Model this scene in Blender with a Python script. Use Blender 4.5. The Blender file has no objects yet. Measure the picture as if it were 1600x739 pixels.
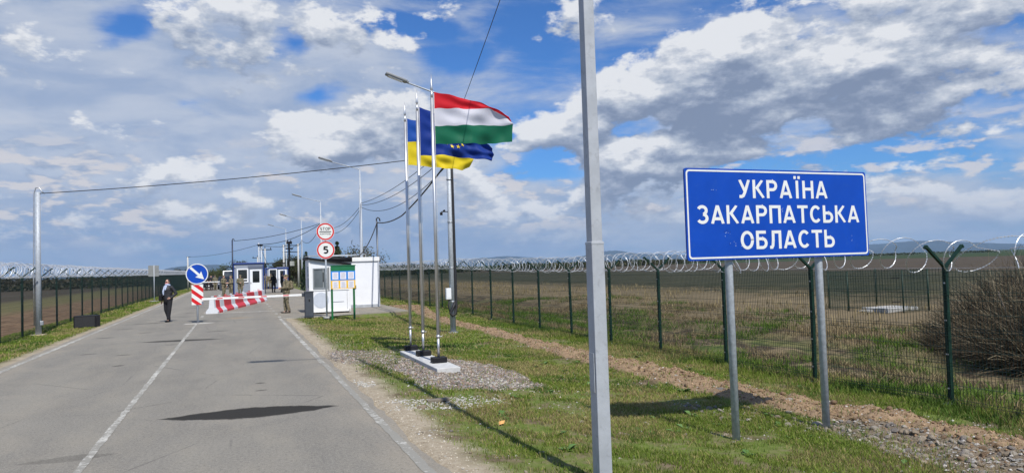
import bpy, bmesh, math, random
import numpy as np
from mathutils import Vector, Matrix
random.seed(7); RNG = np.random.default_rng(11)
S = bpy.context.scene
COL = S.collection
PI = math.pi
# World axes: X to the right across the road, Y along the road, Z up. Metres. Road surface at z = 0.
# ------------------------------------------------------------------ camera
H_CAM = 1.9
yaw = math.radians(21.4); pitch = math.atan(44.2/1100); roll = math.radians(1.8)
hf = Vector((math.sin(yaw), math.cos(yaw), 0)); hr = Vector((math.cos(yaw), -math.sin(yaw), 0))
fw = (hf*math.cos(pitch) + Vector((0, 0, 1))*math.sin(pitch)).normalized()
up0 = hr.cross(fw)
cr = hr*math.cos(roll) - up0*math.sin(roll); cu = cr.cross(fw)
cd = bpy.data.cameras.new("camera"); cam = bpy.data.objects.new("camera", cd); COL.objects.link(cam)
M = Matrix((cr, cu, -fw)).transposed().to_4x4(); M.translation = (0, 0, H_CAM); cam.matrix_world = M
cd.sensor_width = 36; cd.lens = 24.75; cd.clip_start = .1; cd.clip_end = 60000
S.camera = cam
# ------------------------------------------------------------------ light
SUN_EL = math.radians(51.5); SUN_AZ_TO = Vector((.06, -1, 0)).normalized()      # towards the sun: behind the camera, along the road
sd = SUN_AZ_TO*math.cos(SUN_EL) + Vector((0, 0, math.sin(SUN_EL)))
sl = bpy.data.lights.new("sun", 'SUN'); sl.energy = 4.8; sl.angle = math.radians(.55); sl.color = (1, .955, .89)
so = bpy.data.objects.new("sun", sl); COL.objects.link(so); so.rotation_euler = sd.to_track_quat('Z', 'Y').to_euler(); so.location = (0, -20, 40)
S.view_settings.view_transform = 'Standard'; S.view_settings.look = 'None'; S.view_settings.gamma = 1; S.view_settings.exposure = 0
S.cycles.max_bounces = 6; S.cycles.transparent_max_bounces = 12; S.cycles.volume_bounces = 0
try: S.cycles.use_denoising = True
except Exception: pass

class NT:
    """small helper for node trees"""
    def __init__(s, tree): s.t = tree; s.n = tree.nodes; s.l = tree.links
    def new(s, typ, **kw):
        n = s.n.new(typ)
        for k, v in kw.items(): setattr(n, k, v)
        return n
    def put(s, sock, v):
        if isinstance(v, bpy.types.NodeSocket): s.l.new(v, sock)
        elif v is not None:
            if hasattr(sock.default_value, '__len__') and not hasattr(v, '__len__'): v = [v]*len(sock.default_value)
            if hasattr(v, '__len__') and len(sock.default_value) == 4 and len(v) == 3: v = (*v, 1)
            sock.default_value = v
    def math(s, op, a, b=None, c=None, clamp=False):
        n = s.new('ShaderNodeMath', operation=op); n.use_clamp = clamp
        for i, v in enumerate((a, b, c)):
            if v is not None: s.put(n.inputs[i], v)
        return n.outputs[0]
    def noise(s, vec, scale=5, detail=4, rough=.5, dist=0, dim='3D'):
        n = s.new('ShaderNodeTexNoise', noise_dimensions=dim); s.put(n.inputs['Vector'], vec)
        n.inputs['Scale'].default_value = scale; n.inputs['Detail'].default_value = detail
        n.inputs['Roughness'].default_value = rough; n.inputs['Distortion'].default_value = dist
        return n.outputs['Fac']
    def step(s, v, a, b, c=0., d=1., smooth=True):
        n = s.new('ShaderNodeMapRange'); n.interpolation_type = 'SMOOTHSTEP' if smooth else 'LINEAR'
        s.put(n.inputs[0], v)
        for i, x in enumerate((a, b, c, d)): s.put(n.inputs[i+1], x)
        return n.outputs[0]
    def mix(s, f, a, b, mode='MIX'):
        n = s.new('ShaderNodeMix', data_type='RGBA', blend_type=mode)
        s.put(n.inputs[0], f); s.put(n.inputs[6], a); s.put(n.inputs[7], b); return n.outputs[2]
    def mapping(s, vec, loc=(0, 0, 0), rot=(0, 0, 0), sc=(1, 1, 1), typ='POINT'):
        n = s.new('ShaderNodeMapping', vector_type=typ); s.put(n.inputs[0], vec)
        n.inputs[1].default_value = loc; n.inputs[2].default_value = rot; n.inputs[3].default_value = sc; return n.outputs[0]

def px_dir(x, y):
    d = fw*1100 + cr*(x-800) + cu*(369.5-y); return d.normalized()
def px_azel(x, y):
    d = px_dir(x, y); return math.atan2(d.x, d.y), math.asin(d.z)

# ------------------------------------------------------------------ sky: daylight sky with clouds laid out by compass direction
def build_world():
    w = bpy.data.worlds.new("World"); S.world = w; w.use_nodes = True
    w.cycles.sampling_method = 'MANUAL'; w.cycles.sample_map_resolution = 256
    T = NT(w.node_tree); T.n.clear()
    out = T.new('ShaderNodeOutputWorld'); bg = T.new('ShaderNodeBackground'); bg.inputs[1].default_value = .1
    T.l.new(bg.outputs[0], out.inputs[0])
    sky = T.new('ShaderNodeTexSky', sky_type='NISHITA'); sky.sun_disc = False
    sky.sun_elevation = SUN_EL; sky.sun_rotation = math.atan2(SUN_AZ_TO.x, SUN_AZ_TO.y)
    sky.air_density = 1.0; sky.dust_density = .6; sky.ozone_density = 3.0
    tc = T.new('ShaderNodeTexCoord').outputs['Generated']
    nrm = T.new('ShaderNodeVectorMath', operation='NORMALIZE'); T.l.new(tc, nrm.inputs[0]); dirv = nrm.outputs[0]
    sep = T.new('ShaderNodeSeparateXYZ'); T.l.new(dirv, sep.inputs[0]); X, Y, Z = sep.outputs
    az = T.math('ARCTAN2', X, Y); el = T.math('ARCSINE', Z)
    zz = T.math('ADD', T.math('MAXIMUM', Z, 0.0), .10)
    def comb(a, b, c=0.):
        n = T.new('ShaderNodeCombineXYZ'); T.put(n.inputs[0], a); T.put(n.inputs[1], b); T.put(n.inputs[2], c); return n.outputs[0]
    flat = comb(T.math('DIVIDE', X, zz), T.math('DIVIDE', Y, zz))
    azel = comb(az, el)
    def blob(vec, px, py, rx, ry, rot=0):
        a0, e0 = px_azel(px, py); k = 1/1100
        m = T.mapping(vec, (a0, e0, 0), (0, 0, math.radians(rot)), (rx*k, ry*k, 1), 'TEXTURE')
        g = T.new('ShaderNodeTexGradient', gradient_type='SPHERICAL'); T.l.new(m, g.inputs[0]); return g.outputs['Fac']
    def blobs(vec, lst, start=0.0):
        v = start
        for (px, py, rx, ry, rot, wt) in lst:
            v = T.math('MULTIPLY_ADD', blob(vec, px, py, rx, ry, rot), wt, v)
        return v
    # -- cumulus field (evaluated twice: once shifted towards the light, to shade the clouds)
    CUM = [(1010,160,250,100,22,.62),(1150,60,150,70,40,.5),(1350,70,360,110,5,.66),(1250,150,250,70,15,.42),(1480,190,240,60,6,.4),(860,200,110,60,10,.34),
           (990,275,130,62,8,.62),(1100,235,120,60,0,.5),(1480,235,110,30,18,.34),(1430,300,130,40,0,.26),
           (545,215,140,62,0,.66),(470,232,70,50,-10,.3),(640,190,60,50,0,.2),(430,50,210,90,-5,.42),(600,40,130,60,0,.2),(230,15,130,40,0,.24),(360,120,120,40,0,.12),
           (255,277,82,32,6,.55),(285,322,48,20,5,.42),(330,345,70,24,10,.32),(400,310,90,35,5,.24),(520,330,40,25,0,.3),(860,45,130,46,15,.20),
           (720,340,160,40,0,.22),(830,330,120,34,8,.26),(900,370,150,26,0,.2),(1010,340,140,32,0,.2),(1560,330,130,40,0,.26),(740,290,80,40,0,.22),(600,300,70,30,0,.1),
           (800,25,110,70,30,-.45),(745,10,60,80,0,-.3),(860,262,82,44,0,-.7),(850,140,60,26,20,-.34),(965,70,130,26,32,-.42),(905,95,70,22,25,-.4),(990,210,70,20,10,-.35),
           (1400,238,170,24,2,-.5),(1280,195,60,18,5,-.35),(1560,165,110,26,4,-.45),(1540,262,90,22,0,-.2),
           (190,55,130,40,-38,-.5),(290,170,110,26,-14,-.4),(490,160,80,26,0,-.4),(450,75,45,28,0,-.3),(640,45,70,20,0,-.3),(710,95,70,26,0,-.3),(620,110,80,30,0,-.1),(60,200,150,90,0,-.1)]
    warp = T.new('ShaderNodeTexNoise'); T.l.new(dirv, warp.inputs['Vector']); warp.inputs['Scale'].default_value = 7; warp.inputs['Detail'].default_value = 5
    wv = T.new('ShaderNodeVectorMath', operation='MULTIPLY_ADD'); T.l.new(warp.outputs['Color'], wv.inputs[0]); wv.inputs[1].default_value = (.11, .07, 0); wv.inputs[2].default_value = (-.055, -.035, 0)
    def field(off):
        o = T.new('ShaderNodeVectorMath', operation='ADD'); T.l.new(azel, o.inputs[0]); o.inputs[1].default_value = (off[0], off[1], 0)
        o2 = T.new('ShaderNodeVectorMath', operation='ADD'); T.l.new(o.outputs[0], o2.inputs[0]); T.l.new(wv.outputs[0], o2.inputs[1])
        b = blobs(o2.outputs[0], CUM, -.10)
        st = T.mapping(o.outputs[0], sc=(1, 1.9, 1))
        n1 = T.noise(st, 7, 9, .56, .25); n2 = T.noise(st, 24, 8, .6, .1)
        v = T.math('MULTIPLY_ADD', T.math('SUBTRACT', n1, .5), 1.5, b)
        return T.math('MULTIPLY_ADD', T.math('SUBTRACT', n2, .5), .95, v)
    F0 = field((0, 0)); F1 = field((.004, .020)); F2 = field((.012, .055))
    cov = T.step(F0, -.02, .20)
    edge = T.math('SUBTRACT', F0, F1); broad = T.math('SUBTRACT', F0, F2)
    lit = T.math('ADD', T.math('MULTIPLY', edge, 1.5), T.math('MULTIPLY', broad, .62))
    lit = T.math('ADD', lit, T.math('MULTIPLY_ADD', T.math('MINIMUM', F0, .75), -.52, .60))
    ln3 = T.noise(T.mapping(azel, loc=(3, 1, 0), sc=(1, 1.8, 1)), 9, 7, .62, .5); lit = T.math('MULTIPLY_ADD', T.math('SUBTRACT', ln3, .5), .75, lit)
    lit = T.math('ADD', lit, 0, clamp=True)
    r = T.new('ShaderNodeValToRGB'); T.l.new(lit, r.inputs[0]); e = r.color_ramp.elements
    e[0].position = 0; e[0].color = (2.2, 2.8, 4.1, 1); e[1].position = 1; e[1].color = (7.9, 8.1, 8.5, 1)
    for p, c in ((.28, (3.0, 3.6, 4.9, 1)), (.52, (4.3, 4.9, 6.0, 1)), (.78, (6.0, 6.4, 7.2, 1))):
        x = e.new(p); x.color = c
    # -- thin veil of high cloud
    VEIL = [(80,170,420,260,0,.75),(330,240,420,150,0,.7),(560,130,300,150,0,.45),(300,120,300,120,0,.3),(620,320,400,120,0,.6),(1000,350,420,80,0,.6),(1450,330,300,70,0,.5),(950,60,120,50,20,.2),
            (190,55,130,36,38,-.75),(180,40,90,30,-38,-.3),(290,172,120,32,14,-1.1),(490,160,90,34,0,-1.1),(450,75,60,34,0,-.9),(640,45,90,28,0,-.9),(710,95,80,34,0,-.9),(385,95,50,20,0,-.6),(345,190,60,18,0,-.6),(860,262,100,44,0,-.6),(830,60,120,90,0,-.5),(1400,240,190,36,0,-.4)]
    vn = T.noise(T.mapping(flat, sc=(.6, 1.1, 1)), 1.1, 8, .6, .4); vn2 = T.noise(T.mapping(azel, sc=(1, 3.2, 1)), 6, 8, .58, .3)
    o3 = T.new('ShaderNodeVectorMath', operation='ADD'); T.l.new(azel, o3.inputs[0]); T.l.new(wv.outputs[0], o3.inputs[1])
    V = blobs(o3.outputs[0], VEIL, .36)
    V = T.math('MULTIPLY_ADD', T.math('SUBTRACT', vn, .5), .9, V); V = T.math('MULTIPLY_ADD', T.math('SUBTRACT', vn2, .5), 1.35, V)
    veil = T.step(V, .1, .75, 0, .93)
    vcol = T.mix(T.step(vn2, .36, .64), (3.5, 4.35, 6.0), (5.3, 5.85, 6.9))
    skyc = T.mix(1.0, sky.outputs[0], (.40, .78, 1.28), 'MULTIPLY')
    c = T.mix(veil, skyc, vcol)
    # distant rain-grey band above the horizon
    low = T.step(el, .015, .125, 1, 0)
    bandn = T.noise(T.mapping(azel, sc=(1, 6, 1)), 5, 7, .6, .3)
    azl = T.step(az, -.35, .75, 1.0, .5)
    lowf = T.math('MULTIPLY', T.math('MULTIPLY', low, azl), T.step(bandn, .2, .62, 1.0, .55))
    cumc = T.mix(T.math('MULTIPLY', low, .35), r.outputs[0], (3.2, 4.0, 5.6))
    c = T.mix(lowf, c, (1.75, 2.95, 5.4))
    # small far cumulus low over the horizon
    ln = T.noise(T.mapping(azel, sc=(1, 3.0, 1)), 15, 7, .58, .2); ln2 = T.noise(T.mapping(azel, loc=(0, -.05, 0), sc=(1, 3.0, 1)), 15, 7, .58, .2); lb = T.noise(azel, 4, 2, .5)
    lc = T.step(T.math('ADD', ln, T.math('MULTIPLY', T.math('SUBTRACT', lb, .5), .5)), .50, .62); lc = T.math('MULTIPLY', lc, T.math('MULTIPLY', T.step(el, .03, .07), T.step(el, .13, .20, 1, 0)))
    ls = T.step(T.math('SUBTRACT', ln, ln2), -.06, .10)
    c = T.mix(T.math('MULTIPLY', lc, .85), c, T.mix(ls, (3.0, 3.9, 5.6), (6.9, 6.7, 6.9)))
    c = T.mix(T.math('MULTIPLY', cov, T.step(el, .01, .09, .25, 1)), c, cumc)
    T.l.new(c, bg.inputs[0])
build_world()

# ------------------------------------------------------------------ numpy noise
def vnoise(x, y, seed=0):
    xi = np.floor(x).astype(np.int64); yi = np.floor(y).astype(np.int64); xf = x-xi; yf = y-yi
    def h(a, b):
        n = (a*374761393 + b*668265263 + seed*974711) & 0x7fffffff
        n = ((n ^ (n >> 13))*1274126177) & 0x7fffffff
        return ((n ^ (n >> 16)) & 0xffff)/65535.
    u = xf*xf*(3-2*xf); v = yf*yf*(3-2*yf)
    return (h(xi, yi)*(1-u)+h(xi+1, yi)*u)*(1-v)+(h(xi, yi+1)*(1-u)+h(xi+1, yi+1)*u)*v
def fbm(x, y, f=1., o=4, seed=0):
    v = 0; a = .5; tot = 0
    for i in range(o):
        v = v+a*vnoise(x*f, y*f, seed+i*17); tot += a; a *= .5; f *= 2.03
    return v/tot
def sm(x, a, b):
    t = np.clip((x-a)/(b-a), 0, 1); return t*t*(3-2*t)

# ------------------------------------------------------------------ materials
MATS = {}
def mat(name, col, rough=.6, metal=0., var=.12, vscale=6., bump=0., bscale=40., spec=.5, dirt=None, dirt_amt=0., coat=0., detail=5, extra=None):
    if name in MATS: return MATS[name]
    m = bpy.data.materials.new(name); m.use_nodes = True; T = NT(m.node_tree); b = T.n['Principled BSDF']
    tc = T.new('ShaderNodeTexCoord').outputs['Object']
    n = T.noise(tc, vscale, detail, .6)
    c0 = tuple(max(0, x*(1-var)) for x in col); c1 = tuple(min(1, x*(1+var)) for x in col)
    c = T.mix(T.step(n, .25, .75), c0, c1)
    if dirt:
        dn = T.noise(tc, vscale*2.7, 8, .7, .4)
        c = T.mix(T.math('MULTIPLY', T.step(dn, .52, .72), dirt_amt), c, dirt)
    if extra: c = extra(T, tc, c)
    T.put(b.inputs['Base Color'], c); b.inputs['Metallic'].default_value = metal
    T.put(b.inputs['Roughness'], T.step(n, 0., 1., max(0, rough-.08), min(1, rough+.08), False))
    b.inputs['Specular IOR Level'].default_value = spec
    if coat: b.inputs['Coat Weight'].default_value = coat
    if bump:
        bn = T.new('ShaderNodeBump'); bn.inputs['Strength'].default_value = bump; bn.inputs['Distance'].default_value = .01
        T.put(bn.inputs['Height'], T.noise(tc, bscale, 6, .6)); T.l.new(bn.outputs[0], b.inputs['Normal'])
    MATS[name] = m; return m
def vmat(name, attr, rough=.8, trans=0., spec=.3):
    """colour of each blade, leaf or stone comes from a per-piece attribute"""
    m = bpy.data.materials.new(name); m.use_nodes = True; T = NT(m.node_tree); b = T.n['Principled BSDF']
    a = T.new('ShaderNodeAttribute', attribute_name=attr)
    T.l.new(a.outputs['Color'], b.inputs['Base Color']); b.inputs['Roughness'].default_value = rough; b.inputs['Specular IOR Level'].default_value = spec
    if trans:
        tr = T.new('ShaderNodeBsdfTranslucent'); T.l.new(a.outputs['Color'], tr.inputs[0]); mx = T.new('ShaderNodeMixShader'); mx.inputs[0].default_value = trans
        T.l.new(b.outputs[0], mx.inputs[1]); T.l.new(tr.outputs[0], mx.inputs[2]); T.l.new(mx.outputs[0], T.n['Material Output'].inputs[0])
    return m

# ------------------------------------------------------------------ mesh helpers
class MB:
    def __init__(s): s.v = []; s.f = []; s.mi = []; s.sm = []
    def add(s, vs, fs, mi=0, smooth=False):
        o = len(s.v); s.v += [tuple(p) for p in vs]; s.f += [tuple(i+o for i in f) for f in fs]; s.mi += [mi]*len(fs); s.sm += [smooth]*len(fs); return s
    def box(s, c, d, mi=0, rz=0, bev=0, top=1., rot=None):
        x, y, z = d[0]/2, d[1]/2, d[2]/2
        if bev:
            bm = bmesh.new(); bmesh.ops.create_cube(bm, size=1)
            for q in bm.verts:
                k = top if q.co.z > 0 else 1
                q.co = Vector((q.co.x*d[0]*k, q.co.y*d[1]*k, q.co.z*d[2]))
            bmesh.ops.bevel(bm, geom=bm.edges[:], offset=bev, segments=2, affect='EDGES', profile=.5)
            vs = [q.co.copy() for q in bm.verts]; bm.verts.index_update(); fs = [[q.index for q in f.verts] for f in bm.faces]; bm.free()
        else:
            vs = [Vector((a*x*(top if k > 0 else 1), b*y*(top if k > 0 else 1), k*z)) for k in (-1, 1) for b in (-1, 1) for a in (-1, 1)]
            fs = [(0, 2, 3, 1), (4, 5, 7, 6), (0, 1, 5, 4), (2, 6, 7, 3), (0, 4, 6, 2), (1, 3, 7, 5)]
        R = rot if rot is not None else Matrix.Rotation(rz, 3, 'Z')
        s.add([R@p+Vector(c) for p in vs], fs, mi); return s
    def tube(s, pts, r, n=10, mi=0, cap=True, smooth=True, flat=None):
        pts = [Vector(p) for p in pts]; rs = r if hasattr(r, '__len__') else [r]*len(pts); o = []; vs = []; fs = []
        ref = None
        for i, p in enumerate(pts):
            d = (pts[min(i+1, len(pts)-1)]-pts[max(i-1, 0)]).normalized()
            if ref is None: ref = d.orthogonal().normalized()
            ref = (ref-d*ref.dot(d)).normalized(); b = d.cross(ref)
            for k in range(n):
                a = 2*PI*k/n; vs.append(p+(ref*math.cos(a)+b*math.sin(a))*rs[i])
        for i in range(len(pts)-1):
            for k in range(n):
                a = i*n+k; c = i*n+(k+1) % n; fs.append((a, c, c+n, a+n))
        if cap: fs.append(tuple(range(n))[::-1]); fs.append(tuple((len(pts)-1)*n+k for k in range(n)))
        s.add(vs, fs, mi, smooth); return s
    def disc(s, c, r, th, n=40, mi=0, axis='Y', r_in=0):
        """flat disc or ring whose face looks along -axis; th is its thickness"""
        c = Vector(c); vs = []
        def P(a, rr, o): 
            return c+(Vector((rr*math.cos(a), o, rr*math.sin(a))) if axis == 'Y' else Vector((rr*math.cos(a), rr*math.sin(a), o)))
        for o in (-th/2, th/2):
            for rr in ((r, r_in) if r_in else (r,)):
                for k in range(n): vs.append(P(2*PI*k/n, rr, o))
        fs = []
        if not r_in:
            fs = [tuple(range(n)), tuple(range(n, 2*n))[::-1]]+[(k, k+n, (k+1) % n+n, (k+1) % n) for k in range(n)]
        else:
            for k in range(n):
                j = (k+1) % n
                fs += [(k, j, n+j, n+k), (2*n+k, 3*n+k, 3*n+j, 2*n+j), (k, 2*n+k, 2*n+j, j), (n+k, n+j, 3*n+j, 3*n+k)]
        s.add(vs, fs, mi); return s
    def prism(s, poly, y0, y1, mi=0, plane='XZ'):
        """extrude a polygon given in the XZ (or XY, YZ) plane along the remaining axis"""
        n = len(poly); f = {'XZ': lambda a, b, c: (a, c, b), 'XY': lambda a, b, c: (a, b, c), 'YZ': lambda a, b, c: (c, a, b)}[plane]
        vs = [f(a, b, y0) for a, b in poly]+[f(a, b, y1) for a, b in poly]
        s.add(vs, [tuple(range(n)), tuple(range(n, 2*n))[::-1]]+[(k, k+n, (k+1) % n+n, (k+1) % n) for k in range(n)], mi); return s
    def mesh(s, name, mats):
        me = bpy.data.meshes.new(name); me.from_pydata(s.v, [], s.f)
        for m in (mats if isinstance(mats, (list, tuple)) else [mats]): me.materials.append(m)
        me.polygons.foreach_set('material_index', s.mi); me.polygons.foreach_set('use_smooth', s.sm)
        me.validate()
        bm = bmesh.new(); bm.from_mesh(me); bmesh.ops.recalc_face_normals(bm, faces=bm.faces[:]); bm.to_mesh(me); bm.free(); me.update(); return me
    def obj(s, name, mats, parent=None, **kw): return link(name, s.mesh(name, mats), parent, **kw)
def link(name, me, parent=None, loc=None, rz=None, **kw):
    o = bpy.data.objects.new(name, me); COL.objects.link(o)
    if parent: o.parent = parent
    if loc is not None: o.location = loc
    if rz is not None: o.rotation_euler = (0, 0, rz)
    for k, v in kw.items(): o[k] = v
    return o
def thing(name, label, cat, loc=(0, 0, 0), rz=0, group=None):
    o = bpy.data.objects.new(name, None); COL.objects.link(o); o.location = loc; o.rotation_euler = (0, 0, rz); o.empty_display_size = .2
    o['label'] = label; o['category'] = cat
    if group: o['group'] = group
    return o
def tag(o, label, cat, group=None):
    o['label'] = label; o['category'] = cat
    if group: o['group'] = group
    return o
def dup(o, label=None, loc=None, rz=None, parent=None):
    c = o.copy(); COL.objects.link(c)
    if parent: c.parent = parent
    for ch in o.children: dup(ch, parent=c)
    if label: c['label'] = label
    if loc is not None: c.location = loc
    if rz is not None: c.rotation_euler = (0, 0, rz)
    return c
def fast_mesh(name, V, F, mats, cols=None, smooth=False):
    """numpy arrays to a mesh; F is (n,3) or (n,4); cols one colour per vertex"""
    me = bpy.data.meshes.new(name); k = F.shape[1]
    me.vertices.add(len(V)); me.vertices.foreach_set('co', np.ascontiguousarray(V, dtype=np.float32).ravel())
    me.loops.add(F.size); me.loops.foreach_set('vertex_index', np.ascontiguousarray(F, dtype=np.int32).ravel())
    me.polygons.add(len(F)); me.polygons.foreach_set('loop_start', np.arange(0, F.size, k, dtype=np.int32))
    try: me.polygons.foreach_set('loop_total', np.full(len(F), k, dtype=np.int32))
    except Exception: pass
    me.polygons.foreach_set('use_smooth', np.full(len(F), smooth))
    for m in (mats if isinstance(mats, (list, tuple)) else [mats]): me.materials.append(m)
    if cols is not None:
        a = me.color_attributes.new('tint', 'FLOAT_COLOR', 'POINT')
        a.data.foreach_set('color', np.concatenate([cols, np.ones((len(cols), 1))], 1).astype(np.float32).ravel())
    me.update(calc_edges=True); return me

# ------------------------------------------------------------------ terrain
def windrow(x, y):
    c = 7.62+.12*np.sin(y*.35)+.25*(fbm(y, y*0, .3, 2, 5)-.5)+.7*sm(y, 26, 38); hw = .62-.25*sm(y, 12, 20)+.5*sm(y, 28, 36)
    c = c-.15*sm(-y, -9, -4); hw = hw+.25*sm(-y, -8.5, -4.5)
    d = np.abs(x-c)/hw + (fbm(x, y, 2.2, 3, 9)-.5)*.7
    return (1-sm(d, .6, 1.15))*(1-sm(y, 36, 41))*sm(y, -3, 0)
def gravel_m(x, y):
    # worn pale gravel round the flag slab, spreading to the right and back to the road
    a = np.sqrt(((x-3.9)/1.35)**2+((y-13.2)/2.9)**2)+(fbm(x, y, 1.7, 3, 21)-.5)*.5
    b = np.sqrt(((x-2.6)/1.2)**2+((y-15.9)/2.0)**2)+(fbm(x, y, 1.7, 3, 22)-.5)*.6
    return np.maximum(1-sm(a, .62, 1.05), .45*(1-sm(b, .5, 1.1)))
def rubble_m(x, y):
    a = np.sqrt(((x-6.95)/.62)**2+((y-5.2)/2.7)**2)+(fbm(x, y, 1.4, 3, 31)-.5)*.8
    b = np.sqrt(((x-6.4)/.8)**2+((y-8.1)/.75)**2)+(fbm(x, y, 1.4, 3, 32)-.5)*.8
    return np.maximum(1-sm(a, .5, 1.1), .45*(1-sm(b, .4, 1.1)))
def zbase(x, y):
    x = np.asarray(x, float); y = np.asarray(y, float)
    r = -.1*sm(x, 1.7, 3.2)-.15*sm(x, 3.2, 6)-.15*sm(x, 6, 9.9)
    r = r*(1-.45*sm(y, 22, 34))
    r = r-.25*sm(x, 10.2, 11.5)-.3*sm(x, 12.5, 14.5)*(1-sm(x, 15.5, 18))-.15*sm(x, 12, 20)
    l = -.04*sm(-x, 4.8, 6)-.28*sm(-x, 7.2, 9.5)
    return np.where(x > 0, r, l)
def zground(x, y):
    x = np.asarray(x, float); y = np.asarray(y, float)
    z = zbase(x, y)
    onroad = sm(x, -4.95, -4.75)*(1-sm(x, 1.72, 1.92))
    apron = ((x > 1.6) & (x < 7.4) & (y > 30.6) & (y < 46)) | ((x > 1.6) & (x < 6.0) & (y >= 46) & (y < 140))
    near = (1-sm(np.hypot(x, y), 60, 120))
    rough = (fbm(x, y, .6, 3, 41)-.5)*.10+(fbm(x, y, 4., 3, 42)-.5)*.03
    rough = rough*sm(np.minimum(np.abs(x-1.8), np.abs(x+4.85)), 0, .8)
    w = windrow(x, y)
    z = z+rough*near+w*(.05+.15*(fbm(x, y, 3.2, 3, 51)-.2)+.09*(fbm(x, y, 9, 3, 52)-.5))
    far = sm(x, 11, 14)*((fbm(x, y, .35, 3, 61)-.5)*.55+(fbm(x, y, 1.6, 3, 62)-.5)*.16)*near
    z = z+far+(rubble_m(x, y))*.03
    return np.where(apron, -.05, z*(1-onroad)+(-.05)*onroad)

def build_ground():
    def cat(*seg):
        out = []
        for a, b, st in seg: out += list(np.arange(a, b, st))
        return out
    geo = lambda a, b, k: list(a*np.power(k, np.arange(0, math.ceil(math.log(b/a)/math.log(k)))))+[b]
    xs = [-q for q in geo(14, 30000, 1.35)][::-1]+cat((-13.5, -7.4, .4), (-7.4, -4.7, .12), (-4.7, 1.6, .7), (1.6, 10.3, .065), (10.3, 20, .16), (20, 40, .8))+geo(40, 30000, 1.3)
    ys = [-q for q in geo(20, 30000, 2)][::-1]+cat((-18, 2.5, .8), (2.5, 14, .065), (14, 24, .12), (24, 46, .3), (46, 110, 1.5))+geo(110, 30000, 1.3)
    xs = np.unique(np.round(xs, 4)); ys = np.unique(np.round(ys, 4))
    Xg, Yg = np.meshgrid(xs, ys); Zg = zground(Xg, Yg)
    V = np.stack([Xg.ravel(), Yg.ravel(), Zg.ravel()], 1); nx = len(xs); ny = len(ys)
    i = (np.arange(ny-1)[:, None]*nx+np.arange(nx-1)[None]).ravel()
    F = np.stack([i, i+1, i+nx+1, i+nx], 1)
    masks = np.stack([windrow(V[:, 0], V[:, 1]), gravel_m(V[:, 0], V[:, 1]), rubble_m(V[:, 0], V[:, 1])], 1)
    m = bpy.data.materials.new('ground'); m.use_nodes = True; T = NT(m.node_tree); b = T.n['Principled BSDF']
    pos = T.new('ShaderNodeNewGeometry').outputs['Position']; sp = T.new('ShaderNodeSeparateXYZ'); T.l.new(pos, sp.inputs[0]); x, y, z = sp.outputs
    at = T.new('ShaderNodeAttribute', attribute_name='tint'); ms = T.new('ShaderNodeSeparateColor'); T.l.new(at.outputs['Color'], ms.inputs[0]); mw, mg, mr = ms.outputs
    n_l = T.noise(pos, .35, 5, .6); n_m = T.noise(pos, 1.6, 6, .62, .3); n_s = T.noise(pos, 9, 6, .65); n_f = T.noise(pos, 45, 5, .7)
    n_row = T.noise(T.mapping(pos, rot=(0, 0, .35), sc=(.25, 2.2, 1)), 1.0, 5, .6)
    soil = T.mix(T.step(n_s, .3, .7), (.085, .062, .038), (.20, .155, .10))
    moss = T.mix(T.step(n_m, .3, .7), (.09, .135, .022), (.165, .205, .042))
    moss = T.mix(T.step(n_s, .35, .75), moss, (.17, .20, .055))
    ver = T.mix(T.step(T.math('ADD', n_m, T.math('MULTIPLY', n_s, .35)), .56, .84), moss, soil)
    # pale crumbs
    ver = T.mix(T.math('MULTIPLY', T.step(n_f, .64, .72), T.step(n_l, .45, .6)), ver, (.42, .40, .35))
    # sandy shoulder along both edges of the road
    dr = T.math('SUBTRACT', x, 1.72); jag = T.math('MULTIPLY_ADD', T.math('SUBTRACT', n_m, .5), 1.3, T.math('MULTIPLY', T.math('SUBTRACT', n_s, .5), .5))
    sand = T.mix(T.step(n_s, .3, .7), (.30, .245, .17), (.42, .36, .27))
    sr = T.step(T.math('ADD', dr, jag), .25, .75, 1, 0); sr = T.math('MULTIPLY', sr, T.step(dr, -.2, 0))
    sr = T.math('MULTIPLY', sr, T.step(x, 6, 7, 1, 0))
    slft = T.math('ADD', T.math('MULTIPLY', T.math('ADD', x, 4.75), -1), T.math('MULTIPLY', jag, .6)); sll = T.math('MULTIPLY', T.step(slft, .12, .6, 1, 0), T.step(x, -4.9, -4.6, 1, 0))
    g = T.mix(sr, ver, sand); g = T.mix(sll, g, sand)
    # thrown-up clods of orange earth
    clod = T.mix(T.step(n_s, .3, .72), (.17, .11, .062), (.33, .225, .13)); clod = T.mix(T.step(n_f, .35, .8), clod, (.36, .27, .185))
    g = T.mix(T.step(mw, .25, .6), g, clod)
    grv = T.mix(T.step(n_f, .3, .7), (.10, .085, .065), (.24, .205, .16)); g = T.mix(T.step(mg, .2, .7), g, grv)
    g = T.mix(T.step(mr, .3, .8), g, T.mix(T.step(n_f, .3, .7), (.12, .09, .06), (.26, .215, .16)))
    # fields
    straw = T.mix(T.step(n_s, .3, .7), (.13, .10, .055), (.28, .22, .125)); dark = T.mix(T.step(n_s, .3, .7), (.028, .022, .014), (.085, .066, .042))
    fgreen = T.mix(T.step(n_m, .35, .65), (.07, .10, .024), (.14, .155, .048))
    rf = T.mix(T.step(n_m, .44, .66), dark, straw); rf = T.mix(T.math('MULTIPLY', T.step(n_l, .48, .60), T.step(x, 13, 20, 1, .4)), rf, fgreen)
    rf = T.mix(T.math('MULTIPLY', T.step(T.math('ADD', x, T.math('MULTIPLY', n_l, 8)), 20, 24), T.step(x, 30, 42, 1, 0)), rf, T.mix(n_row, (.085, .068, .04), (.25, .195, .115)))
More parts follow.
